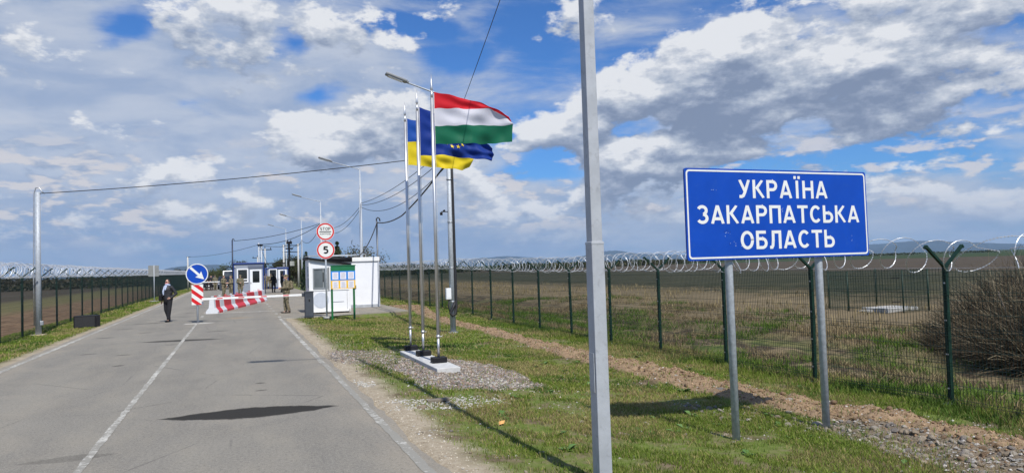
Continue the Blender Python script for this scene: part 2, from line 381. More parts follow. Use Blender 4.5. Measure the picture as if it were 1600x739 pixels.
    plough = T.mix(T.step(n_row, .3, .7), (.048, .038, .027), (.095, .076, .052))
    rf = T.mix(T.step(T.math('ADD', x, T.math('MULTIPLY', n_l, 14)), 34, 52), rf, T.mix(T.step(n_row, .35, .7), (.030, .034, .018), (.068, .064, .036)))
    rf = T.mix(T.step(T.math('ADD', x, T.math('MULTIPLY', n_l, 20)), 85, 105), rf, plough)
    rf = T.mix(T.step(T.math('ADD', x, T.math('MULTIPLY', y, .35)), 330, 350), rf, (.035, .055, .022))
    g = T.mix(T.step(T.math('ADD', x, T.math('MULTIPLY', jag, .35)), 10.0, 10.6), g, rf)
    lf = T.mix(T.step(n_m, .38, .62), (.14, .085, .05), (.26, .17, .10))
    lf = T.mix(T.step(x, -16, -12.5, 1, 0), lf, T.mix(n_m, (.11, .115, .04), (.20, .16, .08)))
    lf = T.mix(T.step(x, -24, -19, 1, 0), lf, plough)
    g = T.mix(T.step(T.math('ADD', x, T.math('MULTIPLY', jag, .35)), -8.0, -7.0, 1, 0), g, lf)
    T.l.new(g, b.inputs['Base Color']); b.inputs['Roughness'].default_value = .95; b.inputs['Specular IOR Level'].default_value = .15
    bn = T.new('ShaderNodeBump'); bn.inputs['Strength'].default_value = .7; bn.inputs['Distance'].default_value = .04
    T.put(bn.inputs['Height'], T.math('ADD', T.math('MULTIPLY', n_s, .7), T.math('MULTIPLY', n_f, .4))); T.l.new(bn.outputs[0], b.inputs['Normal'])
    me = fast_mesh('ground', V, F, m, masks, smooth=True)
    return link('ground', me, kind='structure')
ground = build_ground()

def asphalt():
    m = bpy.data.materials.new('asphalt'); m.use_nodes = True; T = NT(m.node_tree); b = T.n['Principled BSDF']
    pos = T.new('ShaderNodeNewGeometry').outputs['Position']; sp = T.new('ShaderNodeSeparateXYZ'); T.l.new(pos, sp.inputs[0]); x, y, z = sp.outputs
    n_l = T.noise(T.mapping(pos, sc=(1, .45, 1)), .55, 7, .68, .5); n_m = T.noise(T.mapping(pos, sc=(1, .3, 1)), 2.2, 6, .65); n_s = T.noise(pos, 70, 4, .7); n_g = T.noise(pos, 160, 2, .6)
    c = T.mix(T.step(n_l, .32, .68), (.186, .173, .146), (.246, .228, .190))
    c = T.mix(T.math('MULTIPLY', T.step(n_m, .43, .68), .6), c, (.27, .245, .195))
    # dust blown over the left lane and towards the edges
    ed = T.step(T.math('MINIMUM', T.math('SUBTRACT', 1.78, x), T.math('ADD', x, 4.75)), 0, .75, 1, 0)
    c = T.mix(T.math('MULTIPLY', T.math('MULTIPLY', ed, T.step(n_m, .3, .6)), .7), c, (.30, .26, .20))
    dn = T.noise(T.mapping(pos, sc=(.8, .8, 1)), .8, 5, .6, .5)
    c = T.mix(T.math('MULTIPLY', T.step(dn, .46, .66), T.math('MULTIPLY', T.step(x, -4.5, -1.2, 1.0, .2), T.step(y, 6, 16, 1, .3))), c, (.31, .275, .215))
    # wheel tracks a little darker
    for cx in (-.95, .95, -3.9, -2.2):
        c = T.mix(T.math('MULTIPLY', T.step(T.math('ABSOLUTE', T.math('SUBTRACT', x, cx)), .05, .5, 1, 0), T.math('MULTIPLY', n_l, .32)), c, (.125, .122, .115))
    # aggregate speckle
    n_c = T.noise(pos, 26, 5, .7); c = T.mix(T.math('MULTIPLY', T.step(n_c, .50, .64), .35), c, (.32, .30, .25)); c = T.mix(T.math('MULTIPLY', T.step(n_c, .48, .36), .42), c, (.09, .086, .078))
    c = T.mix(T.math('MULTIPLY', T.step(n_s, .52, .64), .7), c, (.37, .35, .31)); c = T.mix(T.math('MULTIPLY', T.step(n_g, .56, .68), .55), c, (.06, .06, .058))
    # small tar patches and long dark shapes across the lane, (x, y, half-length, half-width, strength, tilt)
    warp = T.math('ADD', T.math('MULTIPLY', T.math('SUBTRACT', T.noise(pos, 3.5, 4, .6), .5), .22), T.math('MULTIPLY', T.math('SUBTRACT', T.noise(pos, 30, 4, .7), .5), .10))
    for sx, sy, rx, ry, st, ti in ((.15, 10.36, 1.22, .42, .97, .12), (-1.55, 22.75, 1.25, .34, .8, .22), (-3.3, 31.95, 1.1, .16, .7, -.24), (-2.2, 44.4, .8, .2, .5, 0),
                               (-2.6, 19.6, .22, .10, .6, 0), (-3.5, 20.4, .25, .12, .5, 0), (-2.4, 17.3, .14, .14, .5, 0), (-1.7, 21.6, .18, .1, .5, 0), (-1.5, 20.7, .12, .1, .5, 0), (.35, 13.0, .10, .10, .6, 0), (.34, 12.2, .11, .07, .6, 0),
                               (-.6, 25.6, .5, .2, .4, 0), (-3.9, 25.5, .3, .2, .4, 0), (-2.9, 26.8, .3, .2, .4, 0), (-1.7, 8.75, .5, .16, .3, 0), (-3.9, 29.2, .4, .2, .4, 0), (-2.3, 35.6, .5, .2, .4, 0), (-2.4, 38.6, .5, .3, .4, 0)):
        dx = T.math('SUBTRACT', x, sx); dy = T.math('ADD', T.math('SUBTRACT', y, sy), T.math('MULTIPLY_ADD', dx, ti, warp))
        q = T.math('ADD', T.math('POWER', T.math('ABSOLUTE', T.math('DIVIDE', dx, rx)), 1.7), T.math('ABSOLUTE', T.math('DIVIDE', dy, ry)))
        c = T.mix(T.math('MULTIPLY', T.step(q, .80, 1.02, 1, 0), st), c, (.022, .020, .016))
    c = T.mix(T.math('MULTIPLY', T.step(T.math('ADD', T.math('ABSOLUTE', T.math('SUBTRACT', x, .0)), T.math('ABSOLUTE', T.math('SUBTRACT', y, 32.5))), .2, 1.1, 1, 0), .35), c, (.33, .22, .11))
    # fine cracks
    vr = T.new('ShaderNodeTexVoronoi', feature='DISTANCE_TO_EDGE'); T.l.new(T.mapping(pos, sc=(1, .6, 1)), vr.inputs['Vector']); vr.inputs['Scale'].default_value = .55
    c = T.mix(T.math('MULTIPLY', T.math('MULTIPLY', T.step(vr.outputs['Distance'], .0, .012, 1, 0), T.step(n_l, .5, .6)), .5), c, (.07, .066, .06))
    T.l.new(c, b.inputs['Base Color']); b.inputs['Roughness'].default_value = .88; b.inputs['Specular IOR Level'].default_value = .25
    bn = T.new('ShaderNodeBump'); bn.inputs['Strength'].default_value = .45; bn.inputs['Distance'].default_value = .006
    T.put(bn.inputs['Height'], T.math('ADD', n_s, T.math('MULTIPLY', n_g, .5))); T.l.new(bn.outputs[0], b.inputs['Normal'])
    return m
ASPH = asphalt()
def ribbon(name, left, right, z, m, zt=-.08, **kw):
    """a slab between two edge polylines, top at z"""
    n = len(left); V = [(a, b, z) for a, b in left]+[(a, b, z) for a, b in right]+[(a, b, zt) for a, b in left]+[(a, b, zt) for a, b in right]
    F = [(i, i+1, n+i+1, n+i) for i in range(n-1)]+[(2*n+i, 2*n+i+1, i+1, i) for i in range(n-1)]+[(n+i, n+i+1, 3*n+i+1, 3*n+i) for i in range(n-1)]
    F += [(0, n, 3*n, 2*n), (n-1, 3*n-1, 4*n-1, 2*n-1)][:2] if False else [(0, n, 3*n, 2*n)]
    mb = MB(); mb.add(V, F); return mb.obj(name, m, **kw)
def edge(x, y0, y1, st, amp, seed):
    ys = np.arange(y0, y1+st*.5, st); e = x+(fbm(ys, ys*0, 1.6, 4, seed)-.5)*amp; return [(float(a), float(b)) for a, b in zip(e, ys)]
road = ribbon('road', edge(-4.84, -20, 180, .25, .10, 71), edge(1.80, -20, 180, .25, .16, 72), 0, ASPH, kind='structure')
ap_l = [(1.70, 30.9), (1.70, 46), (1.7, 60), (1.7, 120), (1.7, 180)]; ap_r = [(5.2, 31.3), (7.3, 31.9), (7.3, 44), (6.1, 47), (6.1, 180)]
V = [(1.70, 30.7), (5.2, 31.0), (7.2, 31.3), (7.3, 44.5), (6.1, 47), (6.1, 180), (1.70, 180)]
mb = MB(); mb.prism(V, -.07, -.004, plane='XY'); mb.obj('parking_apron', ASPH, kind='structure')
mtn_line = mat('road_paint', (.62, .61, .56), .8, var=.1, vscale=12)
def worn_paint(lo=.45, hi=.62):
    m = bpy.data.materials.new('worn_road_paint'); m.use_nodes = True; T = NT(m.node_tree); b = T.n['Principled BSDF']
    pos = T.new('ShaderNodeNewGeometry').outputs['Position']; n = T.noise(pos, 14, 8, .75); n2 = T.noise(pos, 1.6, 4, .6); n3 = T.noise(pos, 90, 3, .6)
    f = T.step(T.math('ADD', n, T.math('MULTIPLY', T.math('SUBTRACT', n2, .5), .5)), lo, hi); f = T.math('MULTIPLY_ADD', f, .75, T.math('MULTIPLY', n3, .22), clamp=True)
    T.l.new(T.mix(f, (.23, .22, .19), (.56, .545, .49)), b.inputs['Base Color']); b.inputs['Roughness'].default_value = .85; b.inputs['Specular IOR Level'].default_value = .2; return m
WP = worn_paint()
def line(x, y0, y1, w, seed, name='road_marking', dx=0., m=WP):
    ys = np.arange(y0, y1+.001, max(.06, (y1-y0)/600)); n = len(ys); k = (ys-y0)/(y1-y0+1e-9)*dx
    L = x-w/2+(fbm(ys, ys*0, 6, 3, seed)-.5)*.03+k; R = x+w/2+(fbm(ys, ys*0, 6, 3, seed+3)-.5)*.03+k
    V = np.concatenate([np.stack([L, ys, np.full(n, .004)], 1), np.stack([R, ys, np.full(n, .004)], 1)]); i = np.arange(n-1)
    return link(name, fast_mesh(name, V, np.stack([i, i+n, i+n+1, i+1], 1), m), road)
WP2 = worn_paint(.53, .68); line(-4.62, -10, 120, .12, 81); line(-1.49, 7.95, 30.1, .085, 82); line(-1.49, -6, 7.55, .085, 83); line(1.64, -10, 15, .10, 84, m=WP2); line(1.62, 15, 30.6, .11, 85)
for i in range(16): line(1.66, 31.1+i*2.6, 32.1+i*2.6, .13, 90+i)
for i in range(24): line(-1.49, 31.0+i*3.2, 32.2+i*3.2, .11, 120+i)
mb = MB(); mb.prism([(-1.0, 37.2), (1.55, 36.6), (1.55, 36.95), (-1.0, 37.75)], .001, .005, plane='XY'); mb.obj('road_marking', WP, road)
mb = MB(); mb.prism([(1.7, 30.55), (2.55, 30.35), (4.9, 31.0), (4.9, 31.14), (2.55, 30.5), (1.7, 30.7)], -.02, .006, plane='XY'); mb.obj('road_marking', WP, road)
mb = MB(); mb.prism([(-1.95, 29.95), (-1.1, 29.85), (-.8, 30.2), (-1.2, 30.5), (-1.9, 30.35)], .001, .0065, plane='XY'); mb.obj('dusty_patch', mat('mortar_dust', (.42, .40, .35), .95, vscale=8, var=.25), road)

# ------------------------------------------------------------------ common materials
GALV = mat('galvanised_steel', (.50, .52, .54), .45, .75, var=.14, vscale=9, dirt=(.30, .29, .27), dirt_amt=.35)
GALVP = mat('dull_zinc_pole', (.41, .445, .48), .55, .15, var=.20, vscale=22, dirt=(.30, .30, .30), dirt_amt=.3)
STEEL = mat('brushed_steel', (.66, .66, .66), .42, .85, var=.08, vscale=3)
GREEN = mat('dark_green_coating', (.004, .026, .016), .5, .0, var=.3, vscale=6, spec=.35)
WIREG = mat('green_wire', (.010, .036, .024), .5, .0)
RAZOR = mat('razor_wire_zinc', (.62, .64, .66), .42, .5, var=.06)
WHITE = mat('white_panel', (.78, .79, .80), .45, var=.03, vscale=2, dirt=(.55, .55, .53), dirt_amt=.22, spec=.4)
WHITEP = mat('white_paint', (.80, .80, .78), .5, var=.04, dirt=(.5, .49, .46), dirt_amt=.3)
RED = mat('red_paint', (.62, .018, .022), .45, var=.08)
REDREF = mat('red_reflective', (.60, .008, .012), .4, var=.05)
BLACK = mat('black_plastic', (.010, .010, .012), .55, var=.2, spec=.25)
BLACKS = mat('black_steel', (.010, .010, .012), .6, .0, var=.2, spec=.2)
DGREY = mat('dark_grey_paint', (.045, .052, .066), .45, var=.1)
GREYP = mat('light_grey_panel', (.25, .28, .33), .5, var=.05)
BLUEP = mat('blue_trim', (.012, .045, .22), .45, var=.08)
SIGNB = mat('blue_sign_sheeting', (.002, .058, .40), .42, var=.08, vscale=3, coat=.0, dirt=(.03, .10, .36), dirt_amt=.25, spec=.35)
SIGNW = mat('white_sign_sheeting', (.74, .75, .72), .5, var=.04, vscale=8, dirt=(.52, .50, .44), dirt_amt=.35)
ALU = mat('sign_back_alloy', (.34, .35, .35), .5, .5)
CONC = mat('concrete', (.36, .355, .34), .9, var=.14, vscale=5, bump=.4, bscale=30, dirt=(.22, .21, .19), dirt_amt=.5)
CONCW = mat('pale_concrete_pole', (.50, .49, .46), .85, var=.1, vscale=3)
CABLE = mat('black_cable', (.018, .018, .02), .6)
CREAM = mat('paper', (.74, .73, .78), .7, var=.02)
INK = mat('printed_ink', (.30, .30, .38), .7)
def glass_mat(name, col, rough=.06):
    return mat(name, col, rough, 0., var=.3, vscale=1.2, spec=1.0)
DGLASS = glass_mat('dark_window_glass', (.012, .014, .016)); GGLASS = glass_mat('grey_window_glass', (.12, .14, .15), .08)
gz = lambda x, y: float(zground(np.array([x]), np.array([y]))[0])

def text_mesh(body, x0, x1, z0, z1, y, mats, parent, name='lettering', weight=.0, th=.002):
    cu_ = bpy.data.curves.new('t', 'FONT'); cu_.body = body; cu_.size = 1; cu_.bevel_depth = weight; cu_.bevel_resolution = 0; cu_.extrude = 0; cu_.resolution_u = 5
    ob = bpy.data.objects.new('t', cu_); COL.objects.link(ob); dg = bpy.context.evaluated_depsgraph_get(); dg.update()
    me = bpy.data.meshes.new_from_object(ob.evaluated_get(dg)); bpy.data.objects.remove(ob)
    V = np.array([v.co[:] for v in me.vertices]); a = V.min(0); b = V.max(0)
    V2 = np.stack([x0+(V[:, 0]-a[0])/(b[0]-a[0])*(x1-x0), y-th-V[:, 2]*.05, z0+(V[:, 1]-a[1])/(b[1]-a[1])*(z1-z0)], 1)
    for v, p in zip(me.vertices, V2): v.co = p
    me.name = name; me.materials.clear(); me.materials.append(mats); me.update()
    return link(name, me, parent)


# stroke lettering like the cut sheeting of road signs: each glyph is a set of centre lines in a box one unit tall
def arc(cx, cy, rx, ry, a0, a1, n=14): return [(cx+rx*math.cos(math.radians(a0+(a1-a0)*i/n)), cy+ry*math.sin(math.radians(a0+(a1-a0)*i/n))) for i in range(n+1)]
SW = .165; h_ = SW/2
GL = {'У': (.70, [[(.085, 1), (.385, .34)], [(.615, 1), (.36, .30), (.27, .13), (.17, h_), (.04, h_+.005)]]),
 'К': (.70, [[(h_, 0), (h_, 1)], [(.20, .50), (.58, 1)], [(.25, .57), (.63, 0)]]),
 'Р': (.66, [[(h_, 0), (h_, 1)], [(.10, 1-h_)]+[(.36, 1-h_)]+arc(.36, .695, .215, .2225, 90, -90)+[(.10, .4725)]]),
 'А': (.76, [[(.075, 0), (.375, 1)], [(.385, 1), (.685, 0)], [(.20, .27), (.56, .27)]]),
 'Ї': (.40, [[(.20, 0), (.20, 1)], [(.0, 1.17), (.15, 1.17)], [(.25, 1.17), (.40, 1.17)]]),
 'Н': (.70, [[(h_, 0), (h_, 1)], [(.70-h_, 0), (.70-h_, 1)], [(.10, .53), (.60, .53)]]),
 'З': (.64, [arc(.30, .715, .225, .205, 155, -75), arc(.30, .30, .255, .218, 80, -152)]),
 'П': (.70, [[(h_, 0), (h_, 1)], [(.70-h_, 0), (.70-h_, 1)], [(.10, 1-h_), (.60, 1-h_)]]),
 'Т': (.66, [[(.33, 0), (.33, .9)], [(0, 1-h_), (.66, 1-h_)]]),
 'С': (.70, [arc(.37, .5, .285, .418, 42, 318, 26)]),
 'Ь': (.66, [[(h_, 0), (h_, 1)], [(.10, .56)]+[(.36, .56)]+arc(.36, .32, .215, .24, 90, -90)+[(.10, .08)]]),
 'О': (.76, [arc(.38, .5, .295, .418, 0, 366, 34)]),
 'Б': (.66, [[(h_, 0), (h_, 1)], [(.10, 1-h_), (.58, 1-h_)], [(.10, .56)]+[(.36, .56)]+arc(.36, .32, .215, .24, 90, -90)+[(.10, .08)]]),
 '5': (.66, [[(.13, .50), (.17, 1)], [(.12, 1-h_), (.60, 1-h_)], [(.16, .50)]+arc(.32, .335, .245, .255, 125, -140, 20)]),
 'S': (.64, [arc(.32, .70, .235, .217, 40, 270, 14)+arc(.32, .293, .24, .21, 90, -140, 14)]),
 'Л': (.70, [[(.70-h_, 0), (.70-h_, 1)], [(.13, 1-h_), (.60, 1-h_)], [(.215, .95), (.205, .45), (.175, .18), (.12, h_), (.0, h_)]])}
def letters(body, x0, x1, z0, z1, y, m, parent, th=.0012, sw=SW):
    gap = .135; W = sum(GL[c][0] for c in body)+gap*(len(body)-1); sx = (x1-x0)/W; sz = z1-z0; x = 0
    for c in body:
        mb = MB()
        for k, pl in enumerate(GL[c][1]):
            P = [Vector((x+a, b)) for a, b in pl]; L = []; R = []
            for i, p in enumerate(P):
                d0 = (P[i]-P[i-1]).normalized() if i else (P[1]-P[0]).normalized(); d1 = (P[i+1]-P[i]).normalized() if i+1 < len(P) else d0
                d = (d0+d1).normalized(); n = Vector((-d.y, d.x)); k_ = sw/2/max(.6, d.dot(d0)); L.append(p+n*k_); R.append(p-n*k_)
            if c in 'УКА' and len(P) == 2 or c == 'У':
                for q in L+R: q.y = min(1, max(0, q.y)) if abs(q.y-.27) > .12 or c != 'А' else q.y
            yy = y-th-k*.0003; n = len(P); V = [(x0+q.x*sx, yy, z0+q.y*sz) for q in L]+[(x0+q.x*sx, yy, z0+q.y*sz) for q in R]
            mb.add(V, [(i, i+1, n+i+1, n+i) for i in range(n-1)])
        mb.obj('letter', m, parent); x += GL[c][0]+gap

# ------------------------------------------------------------------ fences
def panel_mesh(L=2.5, Hh=2.0, dv=.05, r=.0037, seed=0):
    mb = MB(); n = int(L/dv)
    def rod(a, b, rr):
        a = Vector(a); b = Vector(b); d = (b-a).normalized(); o = d.orthogonal().normalized(); q = d.cross(o)
        vs = [p+(o*math.cos(t)+q*math.sin(t))*rr for p in (a, b) for t in (0, 2.094, 4.189)]
        mb.add(vs, [(0, 1, 4, 3), (1, 2, 5, 4), (2, 0, 3, 5)])
    for i in range(n): rod((0, (i+.5)*dv, .02), (0, (i+.5)*dv, Hh+.02), r)
    zs = [.04, .10, .14, .34, .54, .62, .66, .86, 1.06, 1.14, 1.18, 1.38, 1.58, 1.66, 1.70, 1.92, 2.0]
    for z in zs:
        off = .022 if any(abs(z-q) < .03 for q in (.12, .64, 1.16, 1.68)) else .0
        rod((.004-off, 0, z), (.004-off, L, z), r*1.15)
    return mb.mesh('mesh_panel', WIREG)
PANEL = panel_mesh(r=.0034); PANEL_L = panel_mesh(r=.0025)
def post_mesh():
    mb = MB(); mb.box((0, 0, .95), (.062, .062, 2.5), bev=.006); mb.box((0, 0, 2.205), (.07, .07, .015))
    for z in (.25, .75, 1.25, 1.8): mb.box((-.036, 0, z), (.014, .03, .02), 1)
    return mb.mesh('post', [GREEN, GALV])
def arm_mesh(sx):
    mb = MB(); R = Matrix.Rotation(sx*math.radians(50), 3, 'Y'); L = .50
    mb.box(R@Vector((0, 0, L/2))+Vector((0, 0, 2.03)), (.035, .045, L), rot=R); mb.box(R@Vector((0, 0, L-.02))+Vector((sx*.012, 0, 2.03)), (.05, .05, .03), rot=R)
    return mb.mesh('arm', GREEN)
PM = post_mesh(); AML = arm_mesh(-1); AMR = arm_mesh(1)
# shorten the post so it ends where the arms leave
for v in PM.vertices:
    if v.co.z > 1.9: v.co.z -= .16
    if v.co.z < -.1: v.co.z = -.35
def coil(name, x0, y0, y1, zc, pitch_fn, R=.235, seed=1, barb=True, wid=.010, step=14):
    """a stretched razor coil: loops lean this way and that; every few centimetres a blade"""
    rnd = np.random.default_rng(seed); y = y0; pts = []; a = rnd.random()*6
    while y < y1:
        p = pitch_fn(y); lean = rnd.normal(0, .28)*min(.35, p)*1.3; rad = R*(1+rnd.normal(0, .05)); ex = rnd.normal(0, .02); ez = rnd.normal(0, .018)
        for k in range(step):
            th = 2*PI*k/step; yy = y+p*k/step
            pts.append((x0+ex+rad*math.cos(a+th)*1.04, yy+lean*math.sin(a+th+.8), zc(yy)+ez+rad*math.sin(a+th)))
        y += p
    P = np.array(pts); d = np.gradient(P, axis=0); d /= np.linalg.norm(d, axis=1)[:, None]
    c = np.stack([np.full(len(P), x0), P[:, 1], np.array([zc(q) for q in P[:, 1]])], 1); rad = P-c; rad[:, 1] = 0; rad /= np.linalg.norm(rad, axis=1)[:, None]; b = np.cross(d, rad)
    n = len(P); w = wid/2
    V = np.concatenate([P+rad*w, P+b*w, P-rad*w, P-b*w]); F = []
    i = np.arange(n-1)
    for k in range(4):
        j = (k+1) % 4; F.append(np.stack([k*n+i, j*n+i, j*n+i+1, k*n+i+1], 1))
    if barb:
        # blades: pairs of small diamonds across the core
        seg = np.linalg.norm(np.diff(P, axis=0), axis=1); cum = np.concatenate([[0], np.cumsum(seg)]); ts = np.arange(0, cum[-1], .042)
        B = np.stack([np.interp(ts, cum, P[:, q]) for q in range(3)], 1); D = np.stack([np.interp(ts, cum, d[:, q]) for q in range(3)], 1); Rr = np.stack([np.interp(ts, cum, rad[:, q]) for q in range(3)], 1); Bb = np.cross(D, Rr)
        o = len(V); m = len(B)
        for ax in (Rr, Bb):
            V = np.concatenate([V, B-D*.014, B+ax*.015, B+D*.014, B-ax*.015]); q = np.arange(m)+o; F.append(np.stack([q, q+m, q+2*m, q+3*m], 1)); o += 4*m
    return fast_mesh(name, V, np.concatenate(F), RAZOR)
def fence(x0, ys, label, seed, cut=34):
    f = thing('mesh_fence', label, 'fence', (x0, ys[0], 0)); zf = lambda y: float(zbase(x0, y))+.0
    for i, y in enumerate(ys):
        z = zf(y)+(.03 if x0 > 0 else 0); p = link('post', PM, f, (0, y-ys[0], z)); p.rotation_euler = (random.gauss(0, .006), random.gauss(0, .006), 0)
        for A in (AML, AMR): link('arm', A, p)
        if i+1 < len(ys):
            q = link('mesh_panel', PANEL if x0 > 0 else PANEL_L, f, (-.045 if x0 > 0 else .045, y-ys[0], z)); q.scale = (1, (ys[i+1]-y)/2.5, 1); q.rotation_euler = (math.atan2(zf(ys[i+1])-z, 2.5), 0, 0)
    ztop = lambda y: zf(y)+2.03+.235
    near = lambda y: (.29+.20*(1-float(sm(np.array(y), 8.5, 12))) if x0 > 0 else .34)
    a = ys[0]; b = max(a+.5, cut)
    for (c, d, k, w) in ((a, b, 1, .009), (b, ys[-1], 0, .0125)):
        me = coil('razor_wire', x0, c, d, ztop, near if k else (lambda y: .34), seed=seed, barb=bool(k), wid=w, step=18 if k else 10)
        o = link('razor_wire', me, f); o.location = (-x0, -ys[0], 0)
        me2 = coil('razor_wire', x0+.02, c, d, ztop, (lambda y: near(y)*1.35) if k else (lambda y: .5), seed=seed+5, barb=bool(k), wid=w, step=18 if k else 10)
        if (x0 > 0 and not k) or x0 < 0: o = link('razor_wire', me2, f); o.location = (-x0, -ys[0], 0)
    mb = MB()
    for dz in (.02, ): mb.tube([(0, y-ys[0], zf(y)+2.03+dz) for y in ys], .003, 4)
    mb.obj('tension_wire', RAZOR, f)
    return f
YF = [-.3, 2.2, 4.8, 7.43, 10.06, 12.56]+[15.08+2.5*k for k in range(0, 43)]
fr = fence(9.79, YF, 'dark green mesh fence topped with razor wire, running behind the blue place sign', 3, 36)
fl = fence(-6.85, [28.6+2.5*k for k in range(-8, 38)], 'dark green mesh fence topped with razor wire, running behind the black box', 9, 40)
# small footings of concrete at posts
for y in YF[2:12]:
    mb = MB(); bm = bmesh.new(); bmesh.ops.create_icosphere(bm, subdivisions=1, radius=.10)
    for v in bm.verts: v.co = Vector((v.co.x*random.uniform(.8, 1.2), v.co.y*random.uniform(.8, 1.2), v.co.z*.45))
    me = bpy.data.meshes.new('footing'); bm.to_mesh(me); bm.free(); me.materials.append(CONC); link('footing', me, fr, (-.04, y-fr.location.y, gz(9.75, y)+.005))

# ------------------------------------------------------------------ blue place sign
def place_sign():
    X0, X1, Z0, Z1, Y = 4.80, 7.58, 1.88, 2.95, 6.78
    t = thing('place_name_sign', 'large blue board with white Cyrillic lettering in three lines on two round grey posts', 'sign', (0, 0, 0))
    def rr(x0, x1, z0, z1, r, n=6):
        P = []
        for cx, cz, a0 in ((x1-r, z0+r, -90), (x1-r, z1-r, 0), (x0+r, z1-r, 90), (x0+r, z0+r, 180)):
            for k in range(n+1):
                a = math.radians(a0+90*k/n); P.append((cx+r*math.cos(a), cz+r*math.sin(a)))
        return P
    b = MB(); b.prism(rr(X0, X1, Z0, Z1, .03), Y-.012, Y+.012); b.obj('board', SIGNB, t)
    for zz in (2.12, 2.72):
        r_ = MB(); r_.box(((X0+X1)/2, Y+.03, zz), (X1-X0-.1, .035, .04)); r_.obj('rail', ALU, t)
    ou = rr(X0+.018, X1-.018, Z0+.018, Z1-.018, .045); inn = rr(X0+.038, X1-.038, Z0+.038, Z1-.038, .03); n = len(ou)
    bd = MB(); vs = [(a, Y-.0145, c) for a, c in ou]+[(a, Y-.0145, c) for a, c in inn]
    bd.add(vs, [(i, (i+1) % n, n+(i+1) % n, n+i) for i in range(n)]); bd.obj('border', SIGNW, t)
    for body, x0, x1, z0, z1 in (('УКРАЇНА', 5.555, 6.925, 2.605, 2.825), ('ЗАКАРПАТСЬКА', 4.95, 7.435, 2.302, 2.52), ('ОБЛАСТЬ', 5.555, 7.01, 1.995, 2.215)):
        letters(body, x0, x1, z0, z1, Y-.0125, SIGNW, t)
    # dents and scratches in the sheet
    sc_ = MB(); rnd = random.Random(3)
    for cx, cz, k in ((5.35, 2.20, 10), (5.30, 2.42, 5), (5.42, 2.08, 6), (5.2, 2.7, 5), (6.2, 2.45, 4), (7.28, 2.10, 5), (6.2, 2.93, 6), (5.6, 2.04, 5)):
        for i in range(k):
            x = cx+rnd.gauss(0, .03); z = cz+rnd.gauss(0, .02); w = rnd.uniform(.003, .011); h = rnd.uniform(.002, .007)
            sc_.add([(x-w, Y-.0128, z), (x, Y-.0128, z-h), (x+w, Y-.0128, z+h*.3), (x, Y-.0128, z+h)], [(0, 1, 2, 3)], 0 if rnd.random() < .55 else 1)
    sc_.obj('chipped_spots', [mat('chipped_sheeting', (.35, .45, .68), .6), mat('dark_scuff', (.004, .02, .12), .6)], t)
    for px in (5.44, 6.82):
        p = MB(); z0 = gz(px, 6.86)-.3; p.tube([(px, 6.86, z0), (px, 6.86, 1.9), (px, 6.86, 2.85)], .0455, 20); o = p.obj('post', GALVP, t)
        q = MB(); q.tube([(px, 6.86, 2.85), (px, 6.86, 2.862)], .048, 20)
        for zz in (2.12, 2.72): q.box((px, 6.82, zz), (.12, .05, .03))
        q.obj('clamp', GALV, o)
place_sign()

# ------------------------------------------------------------------ lamp posts
def lamp_post(x, y, z0, label, group, top=8.0, arm=1.75, near=False, rise=.45):
    t = thing('street_lamp', label, 'street lamp', (x, y, z0), group=group)
    if near:
        p = MB(); R = math.radians(22)
        def sq(z, w, rz=R, ch=.10):
            o = []
            for k in range(4):
                for s_ in (-1, 1):
                    a = PI/4+k*PI/2; c = Vector((math.cos(a), math.sin(a)))*w*.7071; tdir = Vector((-math.sin(a), math.cos(a))); q = c*(1-ch*.18)+tdir*s_*w*ch*.18
                    o.append((q.x*math.cos(rz)-q.y*math.sin(rz), q.x*math.sin(rz)+q.y*math.cos(rz), z))
            return o
        def loft(levels, mi=0):
            vs = []; fs = []; n = 8
            for lv in levels: vs += sq(*lv)
            for i in range(len(levels)-1):
                for k in range(n): a = i*n+k; b = i*n+(k+1) % n; fs.append((a, b, b+n, a+n))
            fs += [tuple(range(n))[::-1], tuple((len(levels)-1)*n+k for k in range(n))]; p.add(vs, fs, mi)
        loft([(-.1, .128, RZN), (2.17, .124, RZN)]); loft([(2.165, .107, RZN), (5.0, .100, RZN), (top, .088, RZN)]); 
        loft([(2.155, .130, RZN), (2.175, .127, RZN), (2.18, .110, RZN)])
        pole = p.obj('pole', POLEP, t)
        h = MB(); h.box((-.072*math.cos(RZN), -.072*math.sin(RZN), 1.0), (.006, .09, .35), rz=RZN); h.obj('service_hatch', POLEP, pole)
    else:
        p = MB(); p.tube([(0, 0, -.3), (0, 0, top*.86)], [.095, .075], 12); p.tube([(0, 0, top*.86), (0, 0, top*.865), (0, 0, top)], [.075, .045, .038], 12)
        pole = p.obj('pole', GALVP, t)
    ztop = top
    a = MB(); a.tube([(0, 0, ztop-.15), (0, 0, ztop), (-.12, 0, ztop+.08), (-arm, 0, ztop+rise)], .028, 8); a.obj('arm', GALVP, pole)
    hd = MB(); ang = math.atan2(rise, arm); R2 = Matrix.Rotation(ang, 3, 'Y')
    hd.box((-arm-.32, 0, ztop+rise+.13*1), (.72, .24, .09), bev=.03, rot=R2); hd.box((-arm-.02, 0, ztop+rise+.03), (.22, .09, .08), bev=.02, rot=R2)
    lh = hd.obj('lamp_head', mat('lamp_housing', (.22, .23, .24), .5, .3), t)
    g = MB(); g.box((-arm-.36, 0, ztop+rise+.085), (.5, .18, .02), rot=R2); g.obj('lens', mat('lamp_lens', (.5, .52, .52), .2), lh)
    if not near:
        b = MB(); b.tube([(0, 0, -.05), (0, 0, .03)], .17, 12); b.obj('base_plate', GALV, t)
    return t
RZN = 0.0; POLEP = mat('grey_painted_pole', (.40, .42, .445), .5, .1, var=.10, vscale=5, dirt=(.20, .20, .21), dirt_amt=.45, bump=.15, bscale=60)
LG = 'street lamps along the right side of the road'
